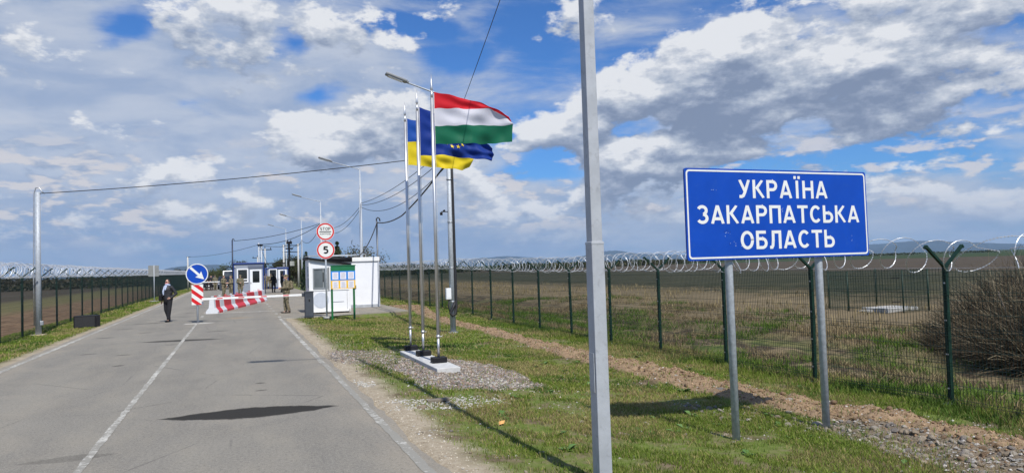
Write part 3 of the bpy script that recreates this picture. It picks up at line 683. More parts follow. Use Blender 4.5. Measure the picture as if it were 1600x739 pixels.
lamp_post(3.05, 5.72, gz(3.05, 5.72), 'nearest street lamp, thick square grey pole standing left of the blue place sign', LG, top=12.6, arm=1.55, near=True)
lamp_post(6.54, 22.2, gz(6.54, 22.2), 'street lamp with a black cable and white meter box behind the three flagpoles', LG, top=7.7, arm=1.35)
lamp_post(6.6, 40.3, gz(6.6, 40.3), 'street lamp rising behind the white container, second beyond the flags', LG, top=7.6, arm=1.6)
lamp_post(6.6, 60.6, gz(6.6, 60.6), 'street lamp whose pole top shows behind the round STOP sign', LG, top=7.75, arm=1.6)
lamp_post(6.6, 79.5, gz(6.6, 79.5), 'thin street lamp left of the STOP sign, nearer than the transformer pole', LG, top=7.6, arm=1.6)
lamp_post(6.2, 99.0, gz(6.2, 99.0), 'farthest street lamp, above the transformer pole by the far booth', LG, top=7.75, arm=1.6)

def cable(name, pts, sag, r=.014, parent=None, label=None, cat='cable', n=18, jitter=0.):
    P = []
    for (a, b, s_) in zip(pts[:-1], pts[1:], sag if hasattr(sag, '__len__') else [sag]*(len(pts)-1)):
        a = Vector(a); b = Vector(b)
        for k in range(n):
            u = k/n; p = a.lerp(b, u); p.z -= 4*s_*u*(1-u); P.append(p+Vector((random.gauss(0, jitter), 0, random.gauss(0, jitter))))
    P.append(Vector(pts[-1])); mb = MB(); mb.tube(P, r, 5); o = mb.obj(name, CABLE, parent)
    if label: tag(o, label, cat)
    return o
# fittings on the second lamp post
l2 = [o for o in bpy.data.objects if o.name.startswith('street_lamp')][1]
m_ = MB(); m_.box((-.16, -.10, 1.28), (.17, .13, .36), bev=.012); m_.box((-.16, -.168, 1.30), (.13, .008, .28)); mbx = m_.obj('meter_box', WHITE, l2)
m_ = MB(); m_.tube([(.06, -.09, 1.0), (-.02, -.12, .82), (-.12, -.12, .66), (-.05, -.13, .56), (.06, -.12, .62), (.10, -.1, .85), (.10, -.08, 1.2), (.098, -.07, 3), (.09, -.06, 5), (.085, -.05, 6.0)], .045, 8); m_.obj('conduit', CABLE, l2)
m_ = MB(); m_.tube([(-.14, -.1, 1.1), (-.17, -.12, .85), (-.10, -.13, .62), (.02, -.13, .58)], .02, 6); m_.obj('cable_loop', CABLE, l2)
m_ = MB(); m_.box((-.17, -.02, 3.95), (.26, .025, .025)); m_.tube([(-.30, -.02, 3.93), (-.30, -.02, 3.84)], .045, 10); m_.box((-.22, -.08, 3.98), (.05, .14, .05), bev=.01); m_.obj('camera_bracket', BLACKS, l2)
m_ = MB()
for z in (1.0, 2.1, 3.6, 5.0): m_.tube([(0, 0, z), (0, 0, z+.03)], .10, 12)
m_.obj('strap', GALV, l2)

cable('overhead_cable', [(-6.42, 29.05, 4.93), (6.45, 22.2, 5.55)], .12, .014, label='black overhead cable crossing the road from the bare grey pole to the flag lamp')
cable('overhead_cable', [(6.5, 22.15, 5.95), (3.1, 5.8, 6.55)], .10, .007, label='dark cable rising steeply out of the top of the picture above the flags')
for i, (za, zb, sg) in enumerate(((5.6, 5.55, .42), (5.3, 5.45, .75), (5.9, 5.65, .30))):
    cable('overhead_cable', [(6.55, 22.2, za), (6.6, 40.25, zb)], sg, .013, label=['sagging middle cable between the flag lamp and the lamp behind the container', 'lowest sagging cable between the flag lamp and the lamp behind the container', 'uppermost cable between the flag lamp and the lamp behind the container'][i])
cable('overhead_cable', [(6.6, 40.3, 5.5), (6.55, 60.5, 5.75)], .7, .014, label='upper of two cables hanging between the container lamp and the STOP sign lamp')
cable('overhead_cable', [(6.6, 40.3, 5.35), (6.55, 60.5, 5.6)], .95, .014, label='lower of two cables hanging between the container lamp and the STOP sign lamp')
cable('overhead_cable', [(-.2, 64.5, 4.68), (6.55, 60.6, 5.85)], .25, .022, label='thin cable from the slim dark blue pole to the lamp behind the STOP sign')
cable('overhead_cable', [(2.0, 70, 4.55), (6.55, 60.6, 5.8)], .45, .026, label='thick cable from the paired grey pipes to the lamp behind the STOP sign')
cable('overhead_cable', [(2.0, 70, 4.5), (6.5, 79.5, 4.9)], .25, .022, label='cable from the pole behind the near blue booth to the thin lamp beyond')
cable('overhead_cable', [(6.55, 60.6, 5.7), (6.6, 79.5, 5.3), (6.9, 94.3, 5.3)], [.8, .4], .022, label='drooping cable from the STOP sign lamp towards the transformer pole')
cable('overhead_cable', [(-5.75, 98.2, 4.2), (2.0, 70, 4.55)], .3, .018, label='long thin cable from the far left pole to the pole behind the near blue booth')
cable('overhead_cable', [(2.05, 70, 4.45), (7.0, 150, 3.4), (6.9, 94.3, 5.2)], [1.1, .6], .022, label='drooping cable behind the near blue booth dipping to the distant small poles')
cable('overhead_cable', [(6.5, 22.2, 5.35), (6.78, 30.5, 4.2), (7.02, 37.6, 4.38)], [.10, .12], .03, label='thick twisted cable from the flag lamp down to the dark service mast by the container')
cable('overhead_cable', [(7.02, 37.6, 4.40), (5.9, 36.8, 2.62)], .25, .026, label='thick cable from the service mast down to the container roof')

# ------------------------------------------------------------------ other poles
t = thing('utility_pole', 'bare grey pole on the left grass verge with a cable hook at its top', 'pole', (-6.49, 29.08, 0))
m_ = MB(); m_.tube([(0, 0, -.2), (0, 0, 4.98)], [.095, .078], 14); m_.obj('pole', GALVP, t)
m_ = MB(); m_.tube([(-.115, -.03, .3), (-.13, -.03, 2), (-.115, -.03, 3.4), (-.11, -.03, 4.9), (-.06, -.03, 5.12), (.05, -.02, 5.14), (.12, 0, 5.0), (.2, 0, 4.93)], .022, 7); m_.obj('conduit', GALV, t)
m_ = MB(); m_.box((.11, -.04, .38), (.10, .08, .14), bev=.01); m_.obj('junction_box', GALV, t)
m_ = MB(); m_.tube([(0, 0, -.06), (0, 0, -.005)], .26, 12); m_.obj('sand_collar', mat('sand', (.40, .34, .25), .95, var=.2, vscale=12), t)
t = thing('service_mast', 'slim dark steel mast with a hooked top beside the white container', 'pole', (7.0, 37.6, gz(7, 37.6)))
m_ = MB(); m_.tube([(0, 0, -.2), (0, 0, 4.5)], .045, 10); m_.obj('pole', mat('grey_steel_dark', (.16, .17, .18), .5, .4), t)
m_ = MB(); m_.tube([(.0, 0, 4.45), (-.02, 0, 4.62), (.06, 0, 4.7), (.15, 0, 4.64), (.17, 0, 4.5)], .035, 7); m_.obj('cable_hook', CABLE, t)
t = thing('utility_pole', 'slim dark blue pole at the left corner of the near blue booth', 'pole', (-.33, 64.3, 0))
m_ = MB(); m_.tube([(0, 0, -.1), (0, 0, 4.75)], .055, 8); m_.obj('pole', mat('navy_paint', (.012, .02, .05), .5), t); m_ = MB(); m_.tube([(0, 0, 4.7), (.04, 0, 4.84), (.12, 0, 4.84), (.15, 0, 4.7)], .035, 6); m_.obj('cable_hook', CABLE, t)
m_ = MB(); m_.tube([(-.05, 0, 2.4), (-.3, 0, 2.5), (-.62, 0, 2.25)], .03, 6); m_.obj('bracket', BLACKS, t)
t = thing('utility_pole', 'pair of pale grey pipes standing up behind the near blue booth', 'pole', (2.04, 70, 0))
m_ = MB(); m_.tube([(-.1, 0, -.1), (-.1, 0, 4.7)], .07, 8); m_.obj('pole', GALVP, t); m_ = MB(); m_.tube([(.13, 0, -.1), (.13, 0, 4.55)], .085, 8); m_.obj('pole', GALVP, t); m_ = MB(); m_.box((.02, -.05, 4.5), (.5, .2, .12)); m_.obj('bracket', BLACKS, t)
t = thing('utility_pole', 'thin pale pole far off on the left verge behind the round arrow sign', 'pole', (-5.78, 98.2, 0))
m_ = MB(); m_.tube([(0, 0, -.1), (0, 0, 4.2)], .09, 8); m_.obj('pole', CONCW, t); m_ = MB(); m_.box((.1, 0, 4.2), (.5, .08, .06)); m_.obj('bracket', BLACKS, t)
# transformer pole: two white posts, a dark middle post with cross-arms
t = thing('transformer_pole', 'power line frame of two white posts and a dark post beyond the far booth', 'pole', (6.6, 95.3, -.1))
for x, h in ((-.95, 5.5), (.85, 5.6)): m_ = MB(); m_.tube([(x, 0, -.2), (x, 0, h)], [.13, .10], 8); m_.obj('post', CONCW, t)
m_ = MB(); m_.tube([(-.25, .3, -.2), (-.25, .3, 5.9)], .12, 8); m_.obj('post', BLACKS, t)
for z in (2.7, 3.6, 4.55, 5.4): m_ = MB(); m_.box((-.05, 0, z), (2.1, .10, .09)); m_.obj('crossarm', BLACKS, t)
m_ = MB(); m_.box((-.25, .0, 5.0), (.9, .35, .18)); m_.box((-.25, .0, 5.75), (.7, .3, .35)); m_.tube([(-.45, 0, 5.75), (-.45, 0, 6.1)], .06, 6); m_.tube([(-.05, 0, 5.75), (-.05, 0, 6.1)], .06, 6); m_.obj('insulator_rack', BLACKS, t)
m_ = MB(); m_.box((.05, -.2, 3.05), (.55, .25, .6), bev=.03); m_.obj('switch_box', mat('faded_grey', (.33, .34, .30), .7), t)
for x, y, h, lb in ((5.4, 152, 7.0, 'small far power pole with a crossbar, left of the transformer frame'), (5.3, 205, 6.4, 'tiny farthest power pole with a crossbar above the far booth roof')):
    t = thing('power_pole', lb, 'pole', (x, y, -.2)); m_ = MB(); m_.tube([(0, 0, -.1), (0, 0, h)], .13, 6); m_.obj('pole', CONCW, t)
    m_ = MB(); m_.box((0, 0, h-.25), (2.6, .14, .16)); m_.tube([(-1.1, 0, h-.2), (-1.1, 0, h+.2)], .08, 5); m_.tube([(1.1, 0, h-.2), (1.1, 0, h+.2)], .08, 5); m_.tube([(0, 0, h-.2), (0, 0, h+.4)], .08, 5); m_.obj('crossarm', BLACKS, t)

# ------------------------------------------------------------------ traffic signs
t = thing('road_sign', 'grey back of a square sign on a slim pole behind the person in black', 'sign', (-5.72, 58.9, 0))
m_ = MB(); m_.box((-.08, -.03, 2.28), (.72, .02, .82), bev=.004); m_.obj('sign_plate', mat('weathered_back', (.25, .26, .25), .6, .3, var=.1), t)
m_ = MB(); m_.tube([(-.05, -.07, -.1), (-.05, -.07, 2.72)], .03, 8); m_.obj('post', GALVP, t); m_ = MB(); m_.tube([(-.05, 0, 0), (-.05, 0, .05)], .32, 12); m_.obj('footing', CONC, t)

t = thing('stop_control_sign', 'two round red-rimmed signs, STOP above 5, on one pole before the white booth', 'sign', (3.34, 29.15, 0))
m_ = MB(); m_.tube([(0, 0, -.1), (0, 0, 3.7)], .035, 12); m_.obj('post', GALVP, t); m_ = MB(); m_.tube([(0, 0, -.02), (0, 0, .06)], .14, 12); m_.obj('footing', CONC, t)
for zc, kind in ((3.47, 's'), (2.73, '5')):
    m_ = MB(); m_.disc((0, -.05, zc), .345, .008, 44); pl = m_.obj('sign_plate', ALU, t)
    m_ = MB(); m_.disc((0, -.057, zc), .345, .004, 44, r_in=.285); m_.obj('rim', REDREF, pl)
    m_ = MB(); m_.disc((0, -.0565, zc), .286, .003, 44); m_.obj('face', SIGNW, pl)
    m_ = MB(); m_.disc((0, -.058, zc), .356, .006, 44, r_in=.344); m_.obj('edge', SIGNW, pl)
    if kind == 's':
        letters('SТОР', -.205, .205, zc+.045, zc+.175, -.059, BLACK, pl)
        m_ = MB(); m_.box((0, -.0595, zc-.005), (.46, .002, .035)); m_.obj('bar', BLACK, pl)
        letters('КОНТРОЛЬ', -.21, .21, zc-.13, zc-.06, -.059, BLACK, pl)
    else:
        letters('5', -.10, .10, zc-.145, zc+.145, -.059, BLACK, pl, sw=.22)
    m_ = MB(); m_.box((0, -.02, zc), (.2, .05, .03)); m_.obj('clamp', GALV, pl)

t = thing('keep_right_sign', 'round blue sign with white arrow above a red and white striped panel, mid road', 'sign', (-1.46, 30.35, 0))
m_ = MB(); m_.tube([(0, .04, -.1), (0, .04, 2.1)], .038, 12); m_.obj('post', GALVP, t)
m_ = MB(); m_.disc((0, -.03, 1.93), .40, .008, 48); pl = m_.obj('sign_plate', SIGNB, t)
m_ = MB(); m_.disc((0, -.037, 1.93), .405, .006, 48, r_in=.372); m_.obj('rim', SIGNW, pl)
A = [(-.29, .28), (-.215, .335), (.10, -.012), (.165, .06), (.235, -.235), (-.075, -.125), (.012, -.085)]
m_ = MB(); d = Vector((.62, -.60)).normalized(); n_ = Vector((-d.y, d.x)); o_ = Vector((-.22, .24)); q = lambda a, b: tuple(o_+d*a+n_*b)
m_.prism([q(-.03, .045), q(-.03, -.045), q(.40, -.045), q(.36, -.155), q(.66, 0), q(.36, .155), q(.40, .045)], -.0375, -.0345); 
for i, v in enumerate(m_.v): m_.v[i] = (v[0], v[1], v[2]+1.93)
m_.obj('arrow', SIGNW, pl)
m_ = MB(); x0, x1, z0, z1 = -.205, .215, .72, 1.50
m_.box((0.005, -.03, (z0+z1)/2), (x1-x0, .01, z1-z0), bev=.003); sp_ = m_.obj('striped_panel', SIGNW, t)
# red diagonal bands falling to the right, clipped to the panel
def clip(poly, f):
    out = []
    for i in range(len(poly)):
        a, b = poly[i], poly[(i+1) % len(poly)]; fa, fb = f(a), f(b)
        if fa >= 0: out.append(a)
        if fa*fb < 0: k = fa/(fa-fb); out.append((a[0]+(b[0]-a[0])*k, a[1]+(b[1]-a[1])*k))
    return out
for k in range(-1, 5):
    c0 = 1.32-k*.335+.21; w_ = .165; sl_ = -.80
    poly = [(x0, c0), (x1, c0+sl_*(x1-x0)), (x1, c0+sl_*(x1-x0)+w_), (x0, c0+w_)]
    for f in (lambda p: p[1]-z0-.004, lambda p: z1-.004-p[1]):
        poly = clip(poly, f) if poly else poly
    if len(poly) >= 3: m_ = MB(); m_.add([(a, -.0365, b) for a, b in poly], [tuple(range(len(poly)))]); m_.obj('stripe', REDREF, sp_)

# ------------------------------------------------------------------ information board
t = thing('notice_board', 'green, blue and yellow notice board with six papers on two green legs', 'notice board', (3.93, 28.62, 0))
GR = mat('green_enamel', (.012, .15, .055), .45, var=.08)
for x in (-.44, .42): m_ = MB(); m_.box((x, 0, .98), (.075, .075, 2.1), bev=.006); m_.obj('leg', mat('leg_green', (.006, .12, .03), .45), t)
m_ = MB(); m_.box((0, -.055, 1.62), (.95, .03, .9)); bd = m_.obj('board', WHITEP, t)
for nm, z0, z1, c in (('green_field', 1.87, 2.07, GR), ('blue_field', 1.50, 1.87, mat('bright_blue_print', (.01, .22, .66), .5)), ('yellow_field', 1.17, 1.50, mat('yellow_print', (.85, .50, .03), .5))):
    m_ = MB(); m_.box((0, -.073, (z0+z1)/2), (.95, .006, z1-z0)); fld = m_.obj(nm, c, bd)
    if nm[0] != 'g':
        for k in range(3):
            x = -.305+k*.305; m_ = MB(); m_.box((x, -.0775, (z0+z1)/2), (.235, .003, .285), 0)
            for j in range(9): m_.box((x+random.uniform(-.01, .01), -.0795, z1-.075-j*.026), (.17*random.uniform(.7, 1), .001, .008), 1)
            m_.obj('paper', [CREAM, INK], fld)
m_ = MB(); m_.box((0, -.05, 2.085), (1.0, .09, .03)); m_.obj('cap', GR, t)

# ------------------------------------------------------------------ boom barrier
t = thing('boom_barrier', 'lowered white boom reaching from a dark grey cabinet to the round arrow sign', 'barrier', (2.75, 30.2, 0))
m_ = MB(); m_.box((0, 0, .52), (.34, .32, 1.04), bev=.015); m_.box((0, 0, 1.055), (.37, .35, .05), bev=.01); cb = m_.obj('cabinet', DGREY, t)
m_ = MB(); m_.box((0, -.163, .70), (.05, .008, .10)); m_.obj('lock', BLACK, cb)
m_ = MB(); m_.box((0, -.163, .45), (.28, .006, .75)); m_.obj('door', mat('cabinet_door', (.06, .068, .082), .45), cb)
m_ = MB(); m_.box((-.2, .0, .94), (.16, .14, .16), bev=.01); m_.obj('boom_clamp', DGREY, t)
m_ = MB(); m_.box((-2.12, 0, .935), (3.86, .045, .085), bev=.008); bo = m_.obj('boom', WHITEP, t)
for x in (-.9, -1.75, -2.6, -3.4): m_ = MB(); m_.box((x, -.024, .945), (.22, .004, .04)); m_.obj('reflector', REDREF, bo)
# second boom by the far booth
t = thing('boom_barrier', 'far white boom across the road in front of the waiting cars', 'barrier', (-1.75, 88, 0))
m_ = MB(); m_.box((0, 0, .5), (.3, .3, 1.0), bev=.02); m_.obj('cabinet', DGREY, t); m_ = MB(); m_.box((-1.55, 0, 1.02), (2.9, .05, .10)); m_.obj('boom', WHITEP, t)

# ------------------------------------------------------------------ chicane of plastic barrier blocks
p0 = Vector((-1.16, 37.05)); p1 = Vector((1.62, 50.3)); dv = (p1-p0).normalized(); ang = math.atan2(-dv.x, dv.y); tot = (p1-p0).length
BR = mat('red_plastic', (.60, .012, .018), .45, var=.1, dirt=(.4, .1, .08), dirt_amt=.3); BW = mat('white_plastic', (.66, .68, .70), .5, var=.05, dirt=(.45, .44, .42), dirt_amt=.45)
def block(L, m, lab):
    t = thing('barrier_block', lab, 'barrier', group='red and white plastic barrier blocks across the lane')
    prof = [(-.28, 0), (.28, 0), (.28, .10), (.14, .28), (.10, .72), (.06, .74), (-.06, .74), (-.10, .72), (-.14, .28), (-.28, .10)]
    b = MB(); n = len(prof); vs = []
    ys_ = (0, .03, L-.03, L)
    for k, yy in enumerate(ys_):
        s_ = .94 if k in (0, 3) else 1
        vs += [(a*s_, yy, c*s_ if c > .4 else c) for a, c in prof]
    fs = [tuple(range(n)), tuple(3*n+i for i in range(n))[::-1]]+[(k*n+i, k*n+(i+1) % n, (k+1)*n+(i+1) % n, (k+1)*n+i) for k in range(3) for i in range(n)]
    b.add(vs, fs); body = b.obj('body', m, t)
    c = MB(); c.tube([(0, L*.5, .79), (0, L*.5, .83)], .07, 10); c.obj('filler_cap', m, t)
    return t
BLK = [.35, .82, .87, 1.61, .91, 2.12, 1.06, 2.30, 1.24, 1.31, .91]
y = 0; ordn = ['nearest', 'second', 'third', 'fourth', 'fifth', 'sixth', 'seventh', 'eighth', 'ninth', 'tenth', 'farthest']
for i, L in enumerate(BLK):
    lab = f"{'white' if i % 2 == 0 else 'red'} plastic barrier block, {ordn[i]} of eleven in the row starting at the arrow sign"
    b = block(L-.03, BW if i % 2 == 0 else BR, lab); q = p0+dv*y; b.location = (q.x, q.y, 0); b.rotation_euler = (0, 0, ang); y += L

# ------------------------------------------------------------------ buildings
def window(parent, x0, x1, z0, z1, y, fw_=.05, glass=None, frame=None, mull=(), sill=False, hmull=()):
    m_ = MB(); fr_ = frame or WHITE
    m_.box(((x0+x1)/2, y, z1-fw_/2), (x1-x0, .06, fw_)); m_.box(((x0+x1)/2, y, z0+fw_/2), (x1-x0, .06, fw_))
    m_.box((x0+fw_/2, y, (z0+z1)/2), (fw_, .058, z1-z0-2*fw_)); m_.box((x1-fw_/2, y, (z0+z1)/2), (fw_, .058, z1-z0-2*fw_))
    for q in mull: m_.box((q, y, (z0+z1)/2), (fw_*.8, .055, z1-z0-2*fw_))
    for q in hmull: m_.box(((x0+x1)/2, y, q), (x1-x0-2*fw_, .055, fw_*.8))
    w = m_.obj('window', fr_, parent)
    g = MB(); g.box(((x0+x1)/2, y+.008, (z0+z1)/2), (x1-x0-2*fw_+.01, .012, z1-z0-2*fw_+.01)); g.obj('pane', glass or DGLASS, w)
    return w
# white guard booth with a lean-to roof
t = thing('guard_booth', 'small white booth with a sloping dark roof and a big window beside the boom cabinet', 'booth', (3.0, 32.4, 0))
W, D = 1.74, 2.0
m_ = MB(); m_.prism([(0, .06), (W, .06), (W, 2.12), (0, 2.42)], 0, D); body = m_.obj('wall', WHITE, t)
m_ = MB(); m_.prism([(-.12, 2.43), (W+.06, 2.12), (W+.06, 2.20), (-.12, 2.52)], -.14, D+.1); m_.obj('roof', BLACKS, t)
m_ = MB()
for x in (0.0, W): m_.box((x, -.012, 1.24 if x < 1 else 1.08), (.07, .03, 2.36 if x < 1 else 2.06))
m_.box((W/2, -.012, 1.045), (W, .025, .05)); m_.box((W/2, -.012, .10), (W, .03, .08)); m_.obj('trim', WHITEP, t)
w = window(t, .14, .78, 1.10, 2.02, -.02, .045, GGLASS, mat('grey_frame', (.25, .27, .28), .5), mull=(.58,))
m_ = MB(); m_.box((.82, -.03, 1.55), (.05, .05, 1.0)); m_.obj('shutter_rail', mat('rail_grey', (.20, .21, .22), .5), t)
m_ = MB(); m_.box((.58, -.05, 1.62), (.03, .02, .42)); m_.obj('handle', BLACKS, w)
m_ = MB(); m_.disc((.47, -.008, .60), .34, .012, 36); m_.obj('round_patch', mat('pale_grey_disc', (.52, .56, .62), .55, var=.05), t)  # round grey patch on the front wall, made as a thin disc
m_ = MB(); m_.box((1.20, -.012, .50), (.55, .012, .012)); m_.box((1.62, -.01, .56), (.012, .014, .95)); m_.obj('seam', mat('seam_grey', (.3, .31, .33), .6), t)
m_ = MB()
for z0_, z1_ in ((1.15, 2.1),):
    m_.box((-.012, .62, (z0_+z1_)/2), (.03, .55, z1_-z0_)); 
m_.obj('side_window', mat('side_glass', (.16, .22, .30), .15, spec=.9), t)
m_ = MB(); m_.box((-.03, .62, 1.62), (.03, .05, .98)); m_.box((-.03, .62, 1.62), (.03, .6, .04)); m_.obj('side_frame', WHITEP, t)
for x, y_ in ((.1, .1), (W-.1, .1), (.1, D-.1), (W-.1, D-.1)): m_ = MB(); m_.box((x, y_, .02), (.12, .12, .1)); m_.obj('foot', BLACKS, t)
m_ = MB(); m_.box((W+.02, .1, .12), (.05, .15, .10)); m_.obj('cable_outlet', BLACKS, t)
# white container
t = thing('container_cabin', 'white site container behind the booth with a rolled black awning on its roof edge', 'container', (4.55, 35.85, -.06))
W, D, Hc = 2.2, 5.4, 2.5
m_ = MB(); m_.box((W/2, D/2, Hc/2+.06), (W-.02, D-.02, Hc-.14)); m_.obj('wall', WHITE, t)
m_ = MB()
for x in (.045, W-.045):
    for y_ in (.045, D-.045): m_.box((x, y_, Hc/2+.05), (.10, .10, Hc-.06), bev=.008)
m_.obj('corner_post', mat('cabin_post', (.45, .47, .50), .5, .2), t)
m_ = MB(); m_.box((W/2, .01, .13), (W-.1, .06, .14)); m_.box((W/2, D, .13), (W-.1, .06, .14)); m_.obj('base_rail', mat('cabin_base', (.42, .44, .46), .5, .2), t)
m_ = MB(); m_.box((W/2, D/2, Hc-.02), (W+.03, D+.03, .20), bev=.01); rf = m_.obj('roof', WHITEP, t); m_ = MB(); m_.box((W/2, -.02, Hc-.135), (W-.15, .03, .03)); m_.obj('drip_rail', mat('drip_grey', (.3, .31, .32), .5), rf)
m_ = MB(); m_.box((.62, -.012, 1.22), (.86, .025, 2.02), bev=.006); dr_ = m_.obj('door', WHITE, t); m_ = MB(); m_.box((.98, -.04, 1.10), (.05, .05, .16)); m_.box((.94, -.06, 1.14), (.13, .02, .025)); m_.obj('handle', BLACKS, dr_)
m_ = MB()
for x in (.4, 1.1, 1.8): m_.box((x, .2, .02), (.25, .2, .12))
m_.obj('foot', BLACKS, t)
m_ = MB(); m_.tube([(-.45, -.10, Hc+.03), (.05, -.10, Hc+.02), (.80, -.10, Hc-.02)], .11, 12); m_.box((.80, -.1, Hc-.02), (.03, .24, .24), bev=.01); m_.box((-.1, .03, Hc-.10), (1.1, .10, .05)); m_.obj('rolled_awning', BLACKS, t)
m_ = MB()
for y_ in (3.4, 5.2): m_.tube([(-1.0, y_, Hc+.28), (2.15, y_, Hc+.28)], .018, 6)
for x in (-.9, .1, 1.1, 2.1): m_.tube([(x, 3.4, Hc+.05), (x, 3.4, Hc+.28)], .015, 6)
m_.obj('roof_rail', GALVP, t)
def blue_booth(x, y, lab, W=2.42, D=2.4, H=2.72):
    t = thing('checkpoint_booth', lab, 'booth', (x, y, 0))
    m_ = MB(); m_.box((W/2, D/2, H/2), (W-.04, D-.04, H-.12)); m_.obj('wall', GREYP, t)
    m_ = MB()
    for a in (.03, W-.03): m_.box((a, .03, H/2), (.07, .09, H-.02)); m_.box((a, D-.03, H/2), (.09, .09, H-.02))
    m_.obj('corner_post', BLUEP, t)
    m_ = MB(); m_.box((W/2, D/2, H+.02), (W+.14, D+.14, .12), bev=.02); m_.obj('roof', BLUEP, t)
    m_ = MB(); m_.box((W/2, .0, .08), (W-.12, .05, .14)); m_.obj('base_rail', BLUEP, t)
    window(t, .26, 1.18, 1.10, 2.30, -.02, .10, DGLASS, WHITE, hmull=(1.38,))
    m_ = MB(); m_.box((1.78, -.015, 1.13), (.94, .05, 2.12), bev=.006); d_ = m_.obj('door', WHITE, t)
    g = MB(); g.box((1.80, -.045, 1.58), (.56, .02, .98)); g.obj('pane', DGLASS, d_); g = MB(); g.box((1.38, -.06, 1.05), (.04, .05, .14)); g.obj('handle', BLACKS, d_)
    m_ = MB(); m_.box((1.75, -.02, 2.42), (1.2, .03, .22)); m_.obj('fascia', mat('fascia_grey', (.12, .14, .19), .6), t)
    m_ = MB(); m_.box((.12, -.05, 2.45), (.08, .08, .06), bev=.01); m_.obj('lamp', WHITEP, t)
    return t
blue_booth(-.27, 64.5, 'nearer grey booth with blue roof and white door behind the barrier blocks')
blue_booth(3.2, 87.0, 'farther grey booth with blue roof, small behind the soldier with a rucksack', W=2.42, H=2.35)
t = thing('canopy', 'dark flat canopy on slim posts right of the near blue booth', 'canopy', (2.3, 68, 0))
m_ = MB(); m_.box((.9, 1, 2.72), (1.9, 2.2, .08)); m_.obj('roof', BLACKS, t)
for x in (.1, 1.75): m_ = MB(); m_.tube([(x, 0.2, 0), (x, .2, 2.7)], .03, 6); m_.obj('post', BLUEP, t)

# ------------------------------------------------------------------ black box by the left verge
t = thing('black_box', 'black rectangular box lying on the left grass verge near the fence', 'box', (-5.5, 31.9, gz(-5.5, 31.9)), rz=math.radians(-8))
m_ = MB(); m_.box((0, 0, .24), (.80, .50, .48), bev=.02); b_ = m_.obj('body', BLACK, t); m_ = MB(); m_.box((0, -.252, .24), (.70, .01, .40)); m_.obj('front_panel', mat('dull_black', (.022, .022, .024), .8, var=.3, vscale=20), b_)

# ------------------------------------------------------------------ flags
slab = MB(); slab.box((0, 0, .0), (.46, 3.25, .16), bev=.012)
slab = slab.obj('concrete_slab', mat('pale_slab', (.52, .52, .50), .85, var=.12, vscale=6, bump=.3, bscale=25, dirt=(.36, .35, .33), dirt_amt=.5)); slab.location = (3.72, 14.62, -.09); slab.rotation_euler = (0, 0, 0); tag(slab, 'long pale concrete slab lying on gravel under the three flagpoles', 'slab')
def cloth(bands, W, phase, amp, nu=60, nv=28):
    """bands: list of curves z(u) from bottom to top given as control lists; returns P(u, v)"""
    us = [np.array([q[0] for q in c]) for c in bands]; zs = [np.array([q[1] for q in c]) for c in bands]
    nb = len(bands)-1
    def P(u, v):
        k = min(int(v*nb), nb-1); f = v*nb-k
        z = np.interp(u, us[k], zs[k])*(1-f)+np.interp(u, us[k+1], zs[k+1])*f
        a = amp*min(1, u*2.2)
        yv = a*math.sin(u*9.5-v*2.0+phase)+a*.45*math.sin(u*21+v*5+phase*2)+a*.35*math.sin((u*.8-v)*13+phase)
        x = W*u+.02*math.sin(v*6+u*5)*u
        # gather near the hoist corners
        g = .02*math.sin((v*3+u*1.5)*7+phase)*(1-u)**2*u*6
        return Vector((x, yv+g+.16*u*(1-v)*.6, z+.006*math.sin(u*30+v*9)))
    return P
def flag_mesh(P, mats, split, nu=64, nv=30):
    mb = MB(); V = []; F = []; MI = []
    for j in range(nv+1):
        for i in range(nu+1): V.append(P(i/nu, j/nv))
    for j in range(nv):
        for i in range(nu): a = j*(nu+1)+i; F.append((a, a+1, a+nu+2, a+nu+1)); MI.append(split((j+.5)/nv))
    mb.add(V, F, 0, True); mb.mi = MI
    me = bpy.data.meshes.new('flag'); me.from_pydata([tuple(v) for v in V], [], F)
    for m in mats: me.materials.append(m)
    me.polygons.foreach_set('material_index', MI); me.polygons.foreach_set('use_smooth', [True]*len(F)); me.update(); return me
def flag_mat(name, col, tr=.35):
    m = bpy.data.materials.new(name); m.use_nodes = True; T = NT(m.node_tree); b = T.n['Principled BSDF']
    uv = T.new('ShaderNodeTexCoord').outputs['Object']; n = T.noise(uv, 300, 2, .5); c = T.mix(n, tuple(q*.92 for q in col), tuple(min(1, q*1.06) for q in col))
    T.l.new(c, b.inputs['Base Color']); b.inputs['Roughness'].default_value = .62; b.inputs['Sheen Weight'].default_value = .15; b.inputs['Specular IOR Level'].default_value = .25
    t_ = T.new('ShaderNodeBsdfTranslucent'); t_.inputs[0].default_value = (*col, 1); x = T.new('ShaderNodeMixShader'); x.inputs[0].default_value = tr
    T.l.new(b.outputs[0], x.inputs[1]); T.l.new(t_.outputs[0], x.inputs[2]); T.l.new(x.outputs[0], T.n['Material Output'].inputs[0])
    bn = T.new('ShaderNodeBump'); bn.inputs['Strength'].default_value = .15; bn.inputs['Distance'].default_value = .01; T.put(bn.inputs['Height'], T.noise(uv, 7, 3, .5, .6)); T.l.new(bn.outputs[0], b.inputs['Normal']); return m
FR, FWH, FGN = flag_mat('red_flag_cloth', (.68, .012, .025)), flag_mat('white_flag_cloth', (.72, .72, .78)), flag_mat('green_flag_cloth', (.006, .15, .075))
FBL, FYE, FNV = flag_mat('blue_flag_cloth', (.012, .09, .42)), flag_mat('yellow_flag_cloth', (.85, .66, .02)), flag_mat('navy_flag_cloth', (.004, .035, .26), .28)
